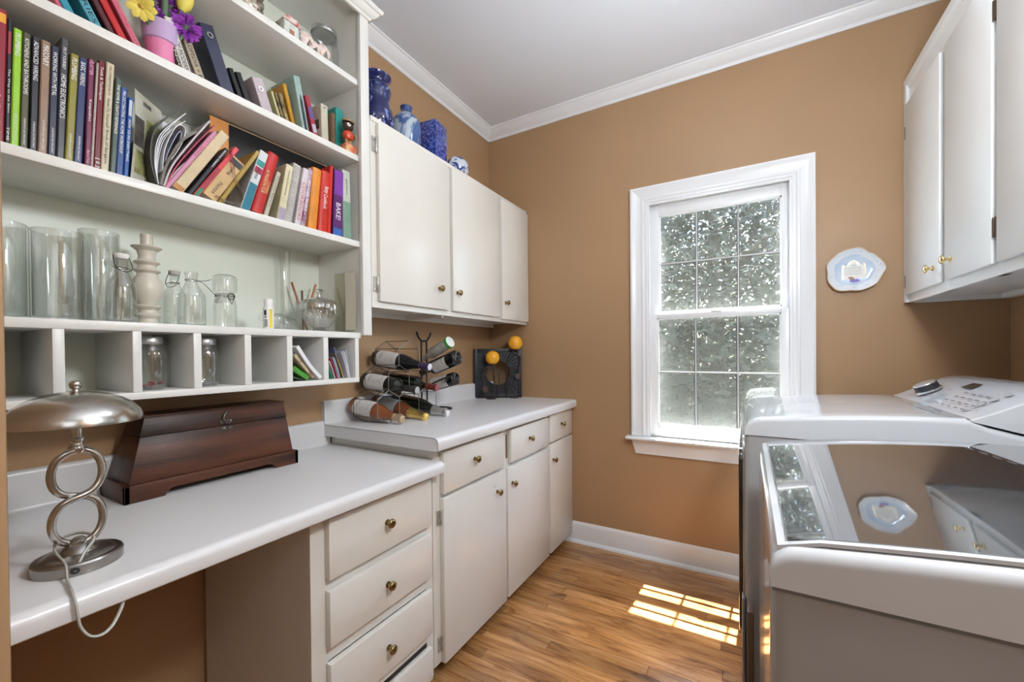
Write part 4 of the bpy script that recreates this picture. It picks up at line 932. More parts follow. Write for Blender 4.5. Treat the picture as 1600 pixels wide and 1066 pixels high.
def swing(label, x, y, r, hs, hn, ht, nr, cap=True, open_=False, capm=PORC, rot=0, group='swing-top glass bottles'):
    t_ = thing('swing_top_bottle', label, 'bottle', (x, y, PT+.0005), (0, 0, rot), group)
    pr = [(.0001, .003), (r*.78, .0), (r*.95, .003), (r, .010), (r, hs*.88), (r*.93, hs), (nr*1.5, hs+(hn-hs)*.55), (nr*1.05, hn), (nr, hn+.008), (nr, ht-.022), (nr*1.15, ht-.018), (nr*1.15, ht-.012)]
    lathe('bottle_body', pr, GLASS, t_, 36, smooth=50)
    lathe('bottle_base', [(.0001, .005), (r*.85, .006), (r*.93, .012)], GLASS, t_, 36)
    if cap: lathe('stopper', [(.0001, ht-.014), (nr*1.02, ht-.013), (nr*1.25, ht-.008), (nr*1.25, ht-.001), (nr*.9, ht), (.0001, ht)], capm, t_, 24)
    wb = MB(); zc_ = ht-.036
    wb.tube([(nr*1.06*cos(R(a)), nr*1.06*sin(R(a)), zc_) for a in range(0, 360, 20)], .0009, 6, closed=True)
    if cap:
        for sg in (1, -1): wb.tube(catmull([(0, sg*nr*1.3, ht-.006), (.008, sg*nr*1.45, zc_+.012), (.014, sg*nr*1.3, zc_-.004), (.004, sg*nr*1.15, zc_)], 4), .0009, 6)
        wb.tube(catmull([(.014, -nr*1.3, zc_-.004), (.020, 0, zc_-.012), (.014, nr*1.3, zc_-.004)], 4), .0009, 6)
    else:
        wb.tube(catmull([(0, nr*1.2, zc_), (.008, nr*2.0, zc_-.008), (.004, nr*4.0, zc_-.035), (.0, nr*4.6, zc_-.042)], 5), .0009, 6)
        wb.tube(catmull([(0, nr*1.1, zc_), (.012, nr*2.3, zc_+.002), (.010, nr*3.1, zc_+.008)], 5), .0009, 6)
    wb.build('wire_bail', WIRE, t_, smooth=60)
    if not cap: lathe('stopper', [(.0001, -.009), (nr*.7, -.008), (nr*1.0, .0), (nr*1.1, .004), (.0001, .009)], PORC, t_, 20, T(0, nr*4.9, zc_-.046) @ Matrix.Rotation(R(70), 4, 'X'))
    return t_
swing('small swing-top bottle with a white stopper beside the ribbed candlestick', .200, -2.030, .0300, .098, .126, .176, .0125, rot=R(10))
swing('short swing-top bottle with a grey stopper behind its neighbour', .115, -1.886, .0265, .100, .128, .166, .0115, capm=PORCG, rot=R(-160))
swing('tallest swing-top bottle with its stopper hanging open on the right', .170, -1.866, .0335, .095, .125, .172, .0145, cap=False)
swing('swing-top bottle standing under an upturned glass', .170, -1.776, .0290, .082, .104, .132, .0150, cap=False, rot=R(180)) if False else None
t_ = thing('swing_top_jar', 'clip-top bottle with a domed glass top and a coiled wire', 'bottle', (.170, -1.778, PT+.0005), group='swing-top glass bottles')
lathe('bottle_body', [(.0001, .003), (.024, .0), (.028, .003), (.0300, .010), (.0300, .072), (.0285, .080), (.0255, .096), (.0245, .104), (.0265, .110)], GLASS, t_, 36, smooth=50)
lathe('bottle_dome', [(.0265, .111), (.0320, .114), (.0325, .150), (.030, .160), (.022, .1645), (.0001, .1655)], GLASS, t_, 36, smooth=50)
wb = MB()
for zz_ in (.098, .103): wb.tube([(.0268*cos(R(a)), .0268*sin(R(a)), zz_) for a in range(0, 360, 15)], .0009, 6, closed=True)
wb.tube([(.029, .004+.009*cos(R(a)), .097+.010*sin(R(a))) for a in range(0, 360, 24)], .0012, 6, closed=True); wb.tube([(.029, -.004, .090), (.033, .004, .072), (.029, .011, .090)], .0010, 6)
wb.build('wire_bail', WIRE, t_, smooth=60)
cst = thing('candlestick', 'cream ribbed ceramic candlestick between the swing-top bottles', 'candlestick', (.140, -1.958, PT+.0005))
pr = [(.0001, 0), (.0245, 0), (.0255, .004), (.021, .010), (.0205, .018), (.030, .027), (.030, .029), (.021, .034), (.0195, .042), (.030, .051), (.030, .053), (.021, .057), (.024, .066), (.031, .080), (.034, .096), (.0335, .112), (.029, .126), (.023, .137), (.0215, .143),
      (.029, .150), (.029, .152), (.021, .157), (.0195, .165), (.0285, .173), (.0285, .175), (.020, .181), (.018, .190), (.022, .205), (.033, .214), (.0335, .216), (.020, .219), (.0135, .222), (.0135, .250), (.0115, .2515), (.0105, .240), (.0001, .239)]
lathe('candlestick_body', pr, mat('cream_ceramic', (.60, .56, .47), .35), cst, 40, smooth=35)
gb = thing('glue_bottle', 'small white glue bottle with a yellow label edge', 'bottle', (.210, -1.668, PT+.0005), (0, 0, R(-60)))
lathe('bottle_body', [(.0001, 0), (.0145, 0), (.0155, .002), (.0155, .070), (.013, .074), (.0001, .0745)], mat('glue_white_plastic', (.82, .82, .80), .35), gb, 28)
lathe('cap', [(.013, .074), (.0135, .075), (.0135, .098), (.012, .0995), (.0001, .0995)], mat('white_cap', (.88, .88, .88), .3), gb, 28)
def wrap(name, r, a0, a1, z0, z1, m_, parent): 
    N = 8; vs = []
    for i in range(N+1):
        a = R(a0+(a1-a0)*i/N); vs += [(r*cos(a), r*sin(a), z0), (r*cos(a), r*sin(a), z1)]
    MB().add(vs, [(2*i, 2*i+2, 2*i+3, 2*i+1) for i in range(N)]).build(name, m_, parent, smooth=60, recalc=False)
wrap('yellow_label', .0158, 38, 75, .004, .066, mat('yellow_label_print', (.80, .62, .06), .4), gb); wrap('label_print', .0158, -18, 8, .045, .062, BK, gb); wrap('label_print', .0158, -15, 22, .008, .032, mat('grey_label_print', (.35, .36, .36), .5), gb)
wrap('label_print', .0158, -16, 10, .038, .041, BK, gb)
# bottle lying on its side, as a glass cruet
lb_ = thing('glass_bottle', 'clear glass bottle lying on its side behind the glue bottle', 'bottle', (.140, -1.590, PT+.031), (R(78), 0, R(12)), None)
lathe('bottle_body', [(.0001, -.060), (.026, -.060), (.030, -.054), (.030, .010), (.024, .030), (.012, .045), (.011, .065), (.014, .067), (.014, .074)], GLASS, lb_, 32, smooth=50)
lathe('bottle_base', [(.0001, -.055), (.026, -.055)], GLASS, lb_, 32)
tv = thing('glass_vase', 'very tall thin clear tube vase against the shelf back', 'vase', (.062, -1.520, PT+.0005))
lathe('vase_wall', [(.0001, .004), (.020, 0), (.021, .004), (.0165, .10), (.0155, .20), (.018, .300), (.021, .3125)], GLASS, tv, 32, smooth=50)
# crystal candy bowl with lid
cb2 = thing('crystal_bowl', 'cut crystal candy bowl with a knobbed lid at the right end of the glass shelf', 'bowl', (.170, -1.4550, PT+.0005))
CRY = glassmat('cut_crystal', (.90, .89, .86), 1.5, extra=.26)
def fluted(name, pr, amp, nf, m_, parent, n_=96, z_amp=None):
    vs = []
    for i, (rr, zz_) in enumerate(pr):
        for j in range(n_):
            a = 2*pi*j/n_; k_ = 1+amp*abs(cos(a*nf/2))*(1 if 0 < i < len(pr)-1 else .5); dz = (z_amp*cos(a*3) if z_amp and i >= len(pr)-2 else 0); vs.append((rr*k_*cos(a), rr*k_*sin(a), zz_+dz))
    return MB().add(vs, [(i*n_+j, i*n_+(j+1) % n_, (i+1)*n_+(j+1) % n_, (i+1)*n_+j) for i in range(len(pr)-1) for j in range(n_)]).build(name, m_, parent, smooth=22)
lathe('foot', [(.0001, .001), (.030, .0), (.032, .003), (.024, .008), (.020, .012)], CRY, cb2, 32)
fluted('bowl_body', [(.016, .012), (.030, .018), (.044, .034), (.056, .056), (.064, .076), (.066, .086)], .05, 24, CRY, cb2)
fluted('bowl_lid', [(.069, .080), (.070, .090), (.067, .104), (.055, .118), (.035, .127), (.014, .132), (.009, .134)], .03, 16, glassmat('frosted_crystal', (.80, .79, .76), 1.2, extra=.50), cb2, z_amp=0)
lathe('lid_knob', [(.008, .132), (.007, .142), (.013, .152), (.016, .160), (.010, .163), (.0001, .162)], CRY, cb2, 10, smooth=10)
# glass of wooden sticks behind the bowl
gs = thing('glass_tumbler', 'clear tumbler half hidden behind the crystal bowl', 'glass', (.062, -1.440, PT+.0005))
lathe('tumbler_wall', [(.0001, .003), (.028, 0), (.030, .004), (.036, .130)], GLASS, gs, 32, smooth=50)
for lab, p0, p1, m_, r_ in (('red brown paint brush leaning left out of the tumbler', (.06, -1.43, PT+.01), (.062, -1.495, 1.475), mat('red_brown_stick', (.33, .12, .05), .4), .0042),
                        ('orange brown stick leaning right out of the tumbler', (.066, -1.455, PT+.01), (.068, -1.398, 1.478), mat('orange_stick', (.42, .17, .06), .4), .0045),
                        ('short dark stick upright in the tumbler', (.055, -1.445, PT+.01), (.060, -1.452, 1.448), mat('dark_stick', (.10, .05, .03), .4), .0042)):
    tag(MB().tube([p0, p1], r_, 10, rs=[r_*.8, r_]).build('stick', m_, None, smooth=50), lab, 'stick', 'sticks in the tumbler')
# framed glass pane leaning on the side panel
gp = thing('picture_stand', 'frameless glass picture stand at the right end of the glass shelf', 'picture frame', (0, 0, 0))
b = MB(); b.box(.120, .235, -1.3500, -1.3485, PT+.0005, 1.522); b.build('glass_sheet', glassmat('stand_glass', (.93, .92, .85), 1.2, extra=.05), gp)
vs = []; N = 12
b = MB()
for i in range(N+1):
    t = i/N; z = PT+.012+.225*t; xb = .255-.02*(0) ; vs += [(.200, -1.362, z), (.256-.012*(1-sin(t*pi))*(.6), -1.356, z)]
b.add(vs, [(2*i, 2*i+1, 2*i+3, 2*i+2) for i in range(N)]); b.build('curved_card', mat('cream_card', (.62, .58, .47), .4), gp)

# ================================================================= IN THE PIGEONHOLES
PB = 1.106
for lab, x, y, r, pb_ in (('front glass jar with a silver lid and red pebbles in the third pigeonhole', .200, -1.974, .0335, True), ('rear glass jar behind the jar with red pebbles', .115, -1.935, .0335, False),
                          ('front glass jar with a silver lid in the fourth pigeonhole', .200, -1.847, .0325, False), ('rear glass jar in the fourth pigeonhole', .115, -1.808, .0325, False)):
    jar(lab, x, y, PB, r, .139, .0235, SIL, .018, group='ribbed glass jars in the pigeonholes', ribs=True, pebbles=pb_)
# magazine and booklets in the sixth hole, leaning
def pig_sheet(label, pts, x1, th, m_, name='magazine', cat='magazine', group='papers in the sixth pigeonhole', x0=.05):
    return curved_sheet(name, label, cat, pts, x0, x1, th, m_, group=group)
pig_sheet('rolled white magazine drooping across the sixth pigeonhole', [(-1.520, PB+.008), (-1.555, 1.150), (-1.585, 1.192), (-1.606, 1.224)], .268, .012, mat('white_magazine', (.78, .78, .80), .4))
pig_sheet('pale yellow booklet under the white magazine', [(-1.545, PB+.010), (-1.575, 1.150), (-1.612, 1.196)], .262, .010, mat('yellow_booklet', (.62, .55, .36), .5, c2=(.30, .16, .09), nscale=30))
pig_sheet('green booklet under the yellow one', [(-1.560, PB+.009), (-1.585, 1.130), (-1.616, 1.152)], .258, .016, mat('green_booklet', (.05, .24, .03), .4, c2=(.09, .33, .05), nscale=50))
pig_sheet('dark green booklet lowest in the sixth pigeonhole', [(-1.575, PB+.005), (-1.600, 1.116), (-1.618, 1.128)], .250, .006, mat('dark_green_booklet', (.02, .05, .02), .5))
for k, (lab, yb, yt, zt, x1, col) in enumerate((('teal green card leftmost in the last pigeonhole', -1.468, -1.484, 1.140, .262, '3f8f78'), ('off white card beside the teal one', -1.460, -1.483, 1.172, .264, 'c9c4bd'), ('thin red card in the last pigeonhole', -1.452, -1.480, 1.183, .266, 'a83048'),
        ('pale blue envelope in the last pigeonhole', -1.446, -1.470, 1.186, .264, '8fa0ae'), ('white envelope with a dark foot', -1.438, -1.462, 1.184, .262, 'bdbcc4'), ('black edged card in the last pigeonhole', -1.431, -1.455, 1.180, .260, '2a2c33'), ('tan kraft envelope in the last pigeonhole', -1.424, -1.448, 1.176, .264, 'b89b55'),
        ('grey brown envelope behind the kraft one', -1.420, -1.447, 1.200, .250, '8d8078'), ('slate blue envelope highest in the last pigeonhole', -1.412, -1.440, 1.222, .235, '70749a'), ('lilac grey envelope leaning at the left back', -1.432, -1.470, 1.222, .200, '8c889c'),
        ('tall white envelope in the last pigeonhole', -1.404, -1.432, 1.205, .266, 'd0cfd8'), ('white letter beside the tall white envelope', -1.397, -1.423, 1.209, .262, 'c6c5cf'), ('cream envelope with a dark print', -1.391, -1.413, 1.208, .256, 'cfc7ba'), ('grey letter near the right wall of the pigeonhole', -1.385, -1.402, 1.213, .250, 'a9aebb'), ('blue grey envelope last on the right', -1.380, -1.390, 1.214, .238, '8896a6'))):
    tag(curved_sheet('envelope', None, None, [(yb, PB+.002), ((yb+yt)/2+.002, (PB+zt)/2), (yt, zt)], .10, x1, .0030, cover(col)), lab, 'envelope', 'cards and letters in the last pigeonhole')

# ================================================================= ON THE WALL CABINET
CT = 2.1385
def bwmat(name, a, b_, sc, dist=2.0, det=3, lo=.46, hi=.54):
    M = bpy.data.materials.new(name); M.use_nodes = True; n = M.node_tree.nodes; L = M.node_tree.links; bs = n['Principled BSDF']
    tc = n.new('ShaderNodeTexCoord'); t = n.new('ShaderNodeTexNoise'); t.inputs['Scale'].default_value = sc; t.inputs['Detail'].default_value = det; t.inputs['Distortion'].default_value = dist
    r = n.new('ShaderNodeValToRGB'); L.new(tc.outputs['Object'], t.inputs[0]); L.new(t.outputs[0], r.inputs[0]); L.new(r.outputs[0], bs.inputs[0])
    r.color_ramp.elements[0].position = lo; r.color_ramp.elements[1].position = hi; r.color_ramp.elements[0].color = (*a, 1); r.color_ramp.elements[1].color = (*b_, 1)
    bs.inputs['Roughness'].default_value = .08; bs.inputs['Coat Weight'].default_value = .6; return M
v1 = thing('vase', 'dark cobalt blue moulded vase half hidden by the bookcase', 'vase', (.150, -1.150, CT))
lathe('vase_body', [(.0001, 0), (.050, 0), (.052, .004), (.047, .012), (.060, .030), (.078, .070), (.080, .100), (.070, .135), (.058, .165), (.060, .190), (.068, .215), (.064, .236), (.050, .252), (.052, .262), (.066, .275), (.068, .281), (.062, .282), (.044, .265), (.040, .25)],
      bwmat('cobalt_glaze', (.006, .010, .09), (.18, .26, .55), 14, 3, 2, .55, .66), v1, 48)
for k in range(5):
    a = 2*pi*k/5+.3; q = MB().lathe([(.0001, -.030), (.016, -.022), (.024, 0), (.016, .022), (.0001, .030)], 14, M=T(.060*cos(a), .060*sin(a), .085) @ Matrix.Rotation(R(15), 4, 'X')); q.build('raised_lobe', MATS.get('x') or bpy.data.materials['cobalt_glaze'], v1, smooth=60)
v2 = thing('vase', 'round blue and white vase with a small neck', 'vase', (.150, -.962, CT))
lathe('vase_body', [(.0001, 0), (.045, 0), (.050, .006), (.064, .050), (.0710, .110), (.0715, .145), (.066, .172), (.052, .197), (.031, .212), (.0245, .222), (.0250, .230), (.0285, .242), (.0290, .246), (.024, .247), (.018, .225), (.0001, .21)],
      bwmat('blue_white_glaze', (.05, .11, .30), (.48, .55, .62), 9, 1.2, 3, .44, .53), v2, 48)
lathe('neck_band', [(.0325, .2115), (.0256, .222), (.0260, .230), (.0293, .242), (.0296, .2465)], mat('blue_glaze', (.03, .07, .22), .1, coat=.5), v2, 40)
v3 = thing('vase', 'tall square cobalt blue speckled box vase', 'vase', (.150, -.770, CT), (0, 0, R(8)))
box('vase_body', -.052, .052, -.055, .055, 0, .250, bwmat('blue_calico_glaze', (.012, .025, .20), (.10, .16, .55), 75, .6, 2, .48, .56), v3, bevel=.004)
box('top_opening', -.020, .020, -.022, .022, .2495, .2512, mat('dark_blue_rim', (.01, .015, .08), .2), v3, bevel=.0005)
v4 = thing('ball', 'small blue and white patterned china ball', 'ornament', (.205, -.635, CT+.064))
b = MB(); b.lathe([(max(.0001, .064*sin(R(a))), -.064*cos(R(a))) for a in range(0, 181, 9)], 36); b.build('ball_body', bwmat('delft_ball_glaze', (.02, .05, .25), (.60, .64, .70), 30, .8, 3, .44, .52), v4, smooth=60)

# ================================================================= DESK: LAMP AND CHEST
NICK = mat('brushed_nickel', (.52, .50, .47), .22, 1, noise=.12, nscale=5, stretch=(1, 1, 12))
NICKD = mat('brushed_nickel_base', (.34, .32, .30), .28, 1)
DT = .8127
lp = thing('table_lamp', 'brushed nickel table lamp with a dome shade and an S shaped stem', 'lamp', (.505, -2.187, DT+.0004))
lathe('base', [(.0001, 0), (.060, 0), (.0605, .002), (.0605, .017), (.058, .020), (.050, .0205), (.047, .023), (.040, .0245), (.026, .026), (.022, .031), (.0175, .036), (.012, .040), (.0001, .041)], NICKD, lp, 56, T(0, 0, 0), 30)
zb_, zt_ = .038, .212
def fig8(s_):
    out = []
    for i in range(0, 65):
        t = i/64; z = zb_+(zt_-zb_)*t
        out.append((.002*s_*cos(2*pi*t), s_*.0345*sin(2*pi*t), z))
    return out
for s_ in (1, -1):
    pts = []
    for i in range(49):
        t = i/48; ang = 2*pi*t; zz_ = zb_+(zt_-zb_)*(t-.055*sin(2*ang)); yy = s_*.0335*sin(ang)
        pts.append((.0052*s_*cos(ang/2*2), yy, zz_))
    MB().tube(pts, .0062, 12).build('curved_stem', NICK, lp, smooth=60)
lathe('stem_joint', [(.0001, .204), (.010, .206), (.012, .212), (.011, .218), (.0085, .221), (.0085, .226), (.0105, .228), (.0105, .232), (.0078, .234), (.0078, .270)], NICK, lp, 28)
lathe('stem_joint', [(.0001, .030), (.014, .034), (.013, .044), (.006, .050), (.0001, .052)], NICK, lp, 28)
dome = [(.0920, .262), (.0935, .2615), (.0930, .268), (.088, .280), (.078, .293), (.062, .305), (.042, .3135), (.020, .318), (.0001, .3195)]
inner = [(.0920, .262), (.086, .279), (.076, .291), (.060, .303), (.041, .3115), (.020, .316), (.0001, .3175)]
sh = lathe('lamp_shade', dome, NICK, lp, 64, smooth=60); lathe('shade_lining', inner, mat('shade_lining_white', (.7, .68, .62), .4), sh, 64, smooth=60)
lathe('finial', [(.006, .318), (.004, .322), (.0075, .325), (.0092, .330), (.0085, .335), (.005, .3385), (.0001, .339)], NICK, lp, 24)
lathe('bulb', [(.0001, .296), (.010, .294), (.014, .286), (.012, .274), (.007, .266), (.007, .262)], mat('bulb_glass', (.85, .85, .82), .2), lp, 20)
cd = catmull([(.562, -2.205, DT+.008), (.545, -2.190, DT+.030), (.520, -2.170, DT+.046), (.480, -2.180, DT+.050), (.470, -2.205, DT+.044), (.505, -2.217, DT+.036), (.548, -2.214, DT+.022), (.585, -2.220, DT+.006), (.630, -2.2255, DT+.0045), (.6505, -2.2265, .806), (.6530, -2.2245, .785), (.6560, -2.222, .765), (.660, -2.213, .747), (.658, -2.199, .7395), (.652, -2.185, .743), (.645, -2.174, .755), (.635, -2.165, .768), (.60, -2.155, .7695)], 6)
MB().tube(cd, .0030, 8, flat=.7).build('power_cord', mat('clear_grey_cord', (.42, .41, .37), .25, coat=.4), lp, smooth=60)
pc = bpy.data.objects['power_cord']; pc.data.transform(T(-.505, 2.187, -(DT+.0004)))
lathe('cord_hole', [(.0065, 0), (.0055, .0012), (.0001, .0012)], BK, lp, 16, T(.0600*cos(R(-18)), .0600*sin(R(-18)), .010) @ Matrix.Rotation(R(-18), 4, 'Z') @ Matrix.Rotation(R(90), 4, 'Y'))

CW = mat('dark_chest_wood', (.022, .011, .008), .42, c2=(.115, .038, .018), nscale=2.2, stretch=(4, 1.2, 10), detail=6, bump=.25, bscale=40, coat=.06, spec=.3)
CW.node_tree.nodes['Principled BSDF'].inputs['Coat Roughness'].default_value = .3
ch = thing('chest', 'dark stained wooden chest with slanted sides and an iron latch', 'chest', (0, 0, 0))
z0, z1 = DT+.0004, .8588; X0, X1, Y0, Y1 = .024, .194, -2.030, -1.562
pl_ = MB()
def apron_poly(a, b_, t0, t1):   # along axis from a to b with a shaped cut-out
    P = [(a, z0), (a, z1), (b_, z1), (b_, z0), (t1+.010, z0)]
    P += [(t1+.004, z0+.010), (t1-.004, z0+.016), (t1-.012, z0+.018), (t0+.012, z0+.018), (t0+.004, z0+.016), (t0-.004, z0+.010), (t0-.010, z0)]
    return P
pl_.prism(apron_poly(Y0, Y1, -1.935, -1.650), X1-.012, X1, 'x'); pl_.prism(apron_poly(Y0, Y1, -1.935, -1.650), X0, X0+.012, 'x')
pl_.prism([(X0, z0), (X0, z1), (X1, z1), (X1, z0)], Y0, Y0+.012, 'y'); pl_.prism([(X0, z0), (X0, z1), (X1, z1), (X1, z0)], Y1-.012, Y1, 'y'); pl_.box(X0+.01, X1-.01, Y0+.01, Y1-.01, z1-.012, z1-.001)
pl_.build('plinth', CW, ch, bevel=.0015)
def frus(name, za, zb, ins_a, ins_b, m_, grow=0):
    f = lambda t: (X0+.010+.014*t, X1-.012-.032*t, Y0+.013+.045*t, Y1-.012-.014*t)
    ta = (za-z1)/(1.031-z1); tb = (zb-z1)/(1.031-z1); A = f(ta); B = f(tb); g = grow
    vs = [(A[0]-g, A[2]-g, za), (A[1]+g, A[2]-g, za), (A[1]+g, A[3]+g, za), (A[0]-g, A[3]+g, za), (B[0]-g, B[2]-g, zb), (B[1]+g, B[2]-g, zb), (B[1]+g, B[3]+g, zb), (B[0]-g, B[3]+g, zb)]
    return MB().add(vs, [(0, 3, 2, 1), (4, 5, 6, 7), (0, 1, 5, 4), (1, 2, 6, 5), (2, 3, 7, 6), (3, 0, 4, 7)]).build(name, m_, ch, bevel=.0012)
frus('chest_body', z1, .9765, 0, 0, CW); lidc = frus('chest_lid', .9778, 1.028, 0, 0, CW, .0005); frus('lid_top_board', 1.028, 1.0325, 0, 0, CW, .004)
IRON = mat('worn_iron', (.14, .12, .11), .35, .8, noise=.4, nscale=100)
def onface(y, z): t = (z-z1)/(1.031-z1); return X1-.012-.032*t+.0015
def rod(P, r, nm): MB().tube(catmull([(onface(y, z)+dx, y, z) for y, z, dx in P], 5), r, 8).build(nm, IRON, ch, smooth=60)
yl_ = -1.775
rod([(yl_+.006, 1.018, .002), (yl_-.004, 1.010, .003), (yl_-.008, .998, .003), (yl_-.003, .988, .003), (yl_+.008, .985, .003), (yl_+.012, .992, .003)], .0046, 'latch_hook')
for y, z in ((yl_+.005, 1.018), (yl_-.014, .990), (yl_+.015, .990), (yl_-.012, .968), (yl_+.014, .968)):
    lathe('nail_head', [(.0052, 0), (.0050, .002), (.0001, .0045)], IRON, ch, 12, T(onface(y, z)-.0005, y, z) @ Matrix.Rotation(R(80), 4, 'Y'))
b = MB(); b.box(-.002, .002, yl_-.016, yl_+.018, .984, .995); b.box(-.002, .002, yl_-.014, yl_+.017, .963, .973)
b.v = [(onface(v[1], v[2])+v[0], v[1], v[2]) for v in b.v]; b.build('latch_plate', IRON, ch, bevel=.001)
lathe('latch_knob', [(.006, 0), (.007, .005), (.004, .009), (.0001, .010)], IRON, ch, 14, T(onface(yl_+.004, .970), yl_+.004, .970) @ Matrix.Rotation(R(80), 4, 'Y'))

# ================================================================= WINE RACK AND BOTTLES
KT = .898
hx0, hy0, hw, ha, hb_, hth, hD = .25182, -1.25311, .13206, .07189, .03502, .06406, .13631
Mr = Matrix.Translation((hx0, hy0, KT)) @ Matrix.Rotation(hth, 4, 'Z')   # local +y along the rack, +x to its front
wr = thing('wine_rack', 'black wire hexagon wine rack with six bottles on the higher countertop', 'wine rack', (hx0, hy0, KT), (0, 0, hth))
WR1 = mat('rack_wire_lit', (.30, .28, .26), .3, .9); WR2 = mat('rack_wire', (.09, .08, .075), .35, .8)  # front wire paler than the rear, silvery highlights put into its colour
def hexpts(i, r): # centre index and row
    c = (i+.5+r*.5)*hw; zb = r*(ha+hb_)
    return [(c, zb+.0012), (c+hw/2, zb+hb_), (c+hw/2, zb+hb_+ha), (c, zb+2*hb_+ha), (c-hw/2, zb+hb_+ha), (c-hw/2, zb+hb_)]
segs = {}; nodes = set()
for r_, n_c in ((0, 3), (1, 2), (2, 1)):
    for i in range(n_c):
        P = [(round(a, 4), round(b_, 4)) for a, b_ in hexpts(i, r_)]
        for k in range(6):
            e = tuple(sorted((P[k], P[(k+1) % 6]))); segs[e] = 1; nodes.add(P[k])
fb, bbk, rd = MB(), MB(), MB()
for (p, q) in segs:
    fb.tube([(0, p[0], p[1]), (0, q[0], q[1])], .0017, 6); bbk.tube([(-hD, p[0], p[1]), (-hD, q[0], q[1])], .0017, 6)
for p in nodes: rd.tube([(-hD, p[0], p[1]), (0, p[0], p[1])], .0015, 6)
fb.build('front_grid', WR1, wr, smooth=60); bbk.build('rear_grid', WR2, wr, smooth=60); rd.build('cross_rods', WR2, wr, smooth=60)
def bottle(label, base, tip, r, gl, cap, label_m, kind='bordeaux', caplen=.07, capend=None, group='wine bottles in the hexagon rack', lab=(.10, .48), spin=0, name='wine_bottle', label_a=(-100, 100)):
    B_, T_ = Vector(base), Vector(tip); L_ = (T_-B_).length; q = (T_-B_).to_track_quat('Z', 'Y').to_matrix().to_4x4()
    t_ = thing(name, label, 'bottle', base, (0, 0, 0), group); t_.rotation_mode = 'QUATERNION'; 
    Zb = (T_-B_).normalized(); Xb = (Vector((1.578, -2.44, 1.195))-B_).normalized()+Vector((0, 0, .35)); Xb = (Xb-Zb*Xb.dot(Zb)).normalized(); Yb = Zb.cross(Xb)   # label side towards the room
    t_.rotation_quaternion = Matrix(((Xb.x, Yb.x, Zb.x), (Xb.y, Yb.y, Zb.y), (Xb.z, Yb.z, Zb.z))).to_quaternion()
    nr = .0138
    if kind == 'bordeaux': pr = [(.0001, .012), (r*.55, .008), (r*.86, .0), (r*.97, .003), (r, .012), (r, L_*.60), (r*.96, L_*.635), (r*.80, L_*.67), (nr*1.25, L_*.72), (nr, L_*.76), (nr, L_)]
    elif kind == 'can': pr = [(.0001, .0), (r, .002), (r, L_)]
    else: pr = [(.0001, .014), (r*.5, .010), (r*.86, .0), (r*.97, .003), (r, .012), (r, L_*.46), (r*.95, L_*.53), (r*.80, L_*.61), (r*.58, L_*.70), (nr*1.35, L_*.78), (nr*1.05, L_*.84), (nr, L_)]
    lathe('glass_body', pr, gl, t_, 36, smooth=50)
    z0_ = L_-caplen; c_ = [(nr*1.10 if kind != 'champagne' else nr*1.7, z0_), (nr*1.08 if kind != 'champagne' else nr*1.3, z0_+caplen*.35), (nr*1.08, L_-.020), (nr*1.18, L_-.018), (nr*1.18, L_-.002), (nr*1.05, L_)]
    if kind == 'champagne': c_ = [(nr*1.9, z0_), (nr*1.35, z0_+caplen*.45), (nr*1.12, L_-.026), (nr*1.4, L_-.020), (nr*1.45, L_-.008), (nr*1.1, L_)]
    lathe('capsule', c_, cap, t_, 28, smooth=40)
    lathe('cork_end', [(nr*1.10, L_-.0004), (nr*.9, L_+.0012), (.0001, L_+.0014)], capend or cap, t_, 24)
    if label_m:
        N = 20; vs = []
        for i in range(N+1):
            a = R(label_a[0]+(label_a[1]-label_a[0])*i/N); vs += [(r*1.006*cos(a), r*1.006*sin(a), L_*lab[0]), (r*1.006*cos(a), r*1.006*sin(a), L_*lab[1])]
        lb2 = MB().add(vs, [(2*i, 2*i+2, 2*i+3, 2*i+1) for i in range(N)]).build('paper_label', label_m, t_, smooth=60, recalc=False)
        # rows of small print bent round the label
        for row in range(5):
            zz_ = L_*(lab[0]+(lab[1]-lab[0])*(.22+.14*row)); w_ = (26, 14, 34, 22, 30)[row]; v_ = []; M_ = 6; hh = .0035 if row == 0 else .0013
            for i in range(M_+1):
                a = R(-w_+2*w_*i/M_); v_ += [(r*1.010*cos(a), r*1.010*sin(a), zz_), (r*1.010*cos(a), r*1.010*sin(a), zz_+hh)]
            MB().add(v_, [(2*i, 2*i+2, 2*i+3, 2*i+1) for i in range(M_)]).build('label_print', mat('label_ink', (.16, .12, .12), .6), lb2, recalc=False)
    return t_
DKG = mat('dark_green_glass', (.008, .012, .009), .06, coat=.5); DKB = mat('black_glass', (.006, .007, .009), .07, coat=.5)
ROSE = mat('rose_wine', (.27, .085, .028), .07, coat=.6, c2=(.16, .045, .014), nscale=9); AMB = mat('amber_wine', (.20, .055, .022), .07, coat=.6, c2=(.11, .03, .012), nscale=9)
LB = mat('bottle_label_paper', (.66, .63, .60), .6, noise=.05, nscale=90); LB2 = mat('grey_label_paper', (.38, .42, .43), .5)
dv = Vector((cos(hth), sin(hth), 0))
def rackp(i, r, xf, z): return tuple(Mr @ Vector((xf, (i+.5+r*.5)*hw, z)))
def tipfor(i, r, xl, z): p = Mr @ Vector((xl, (i+.5+r*.5)*hw, 0)); return (p.x, p.y, z)
CORK = mat('cork', (.45, .33, .20), .7, noise=.2, nscale=90)
sp = 40
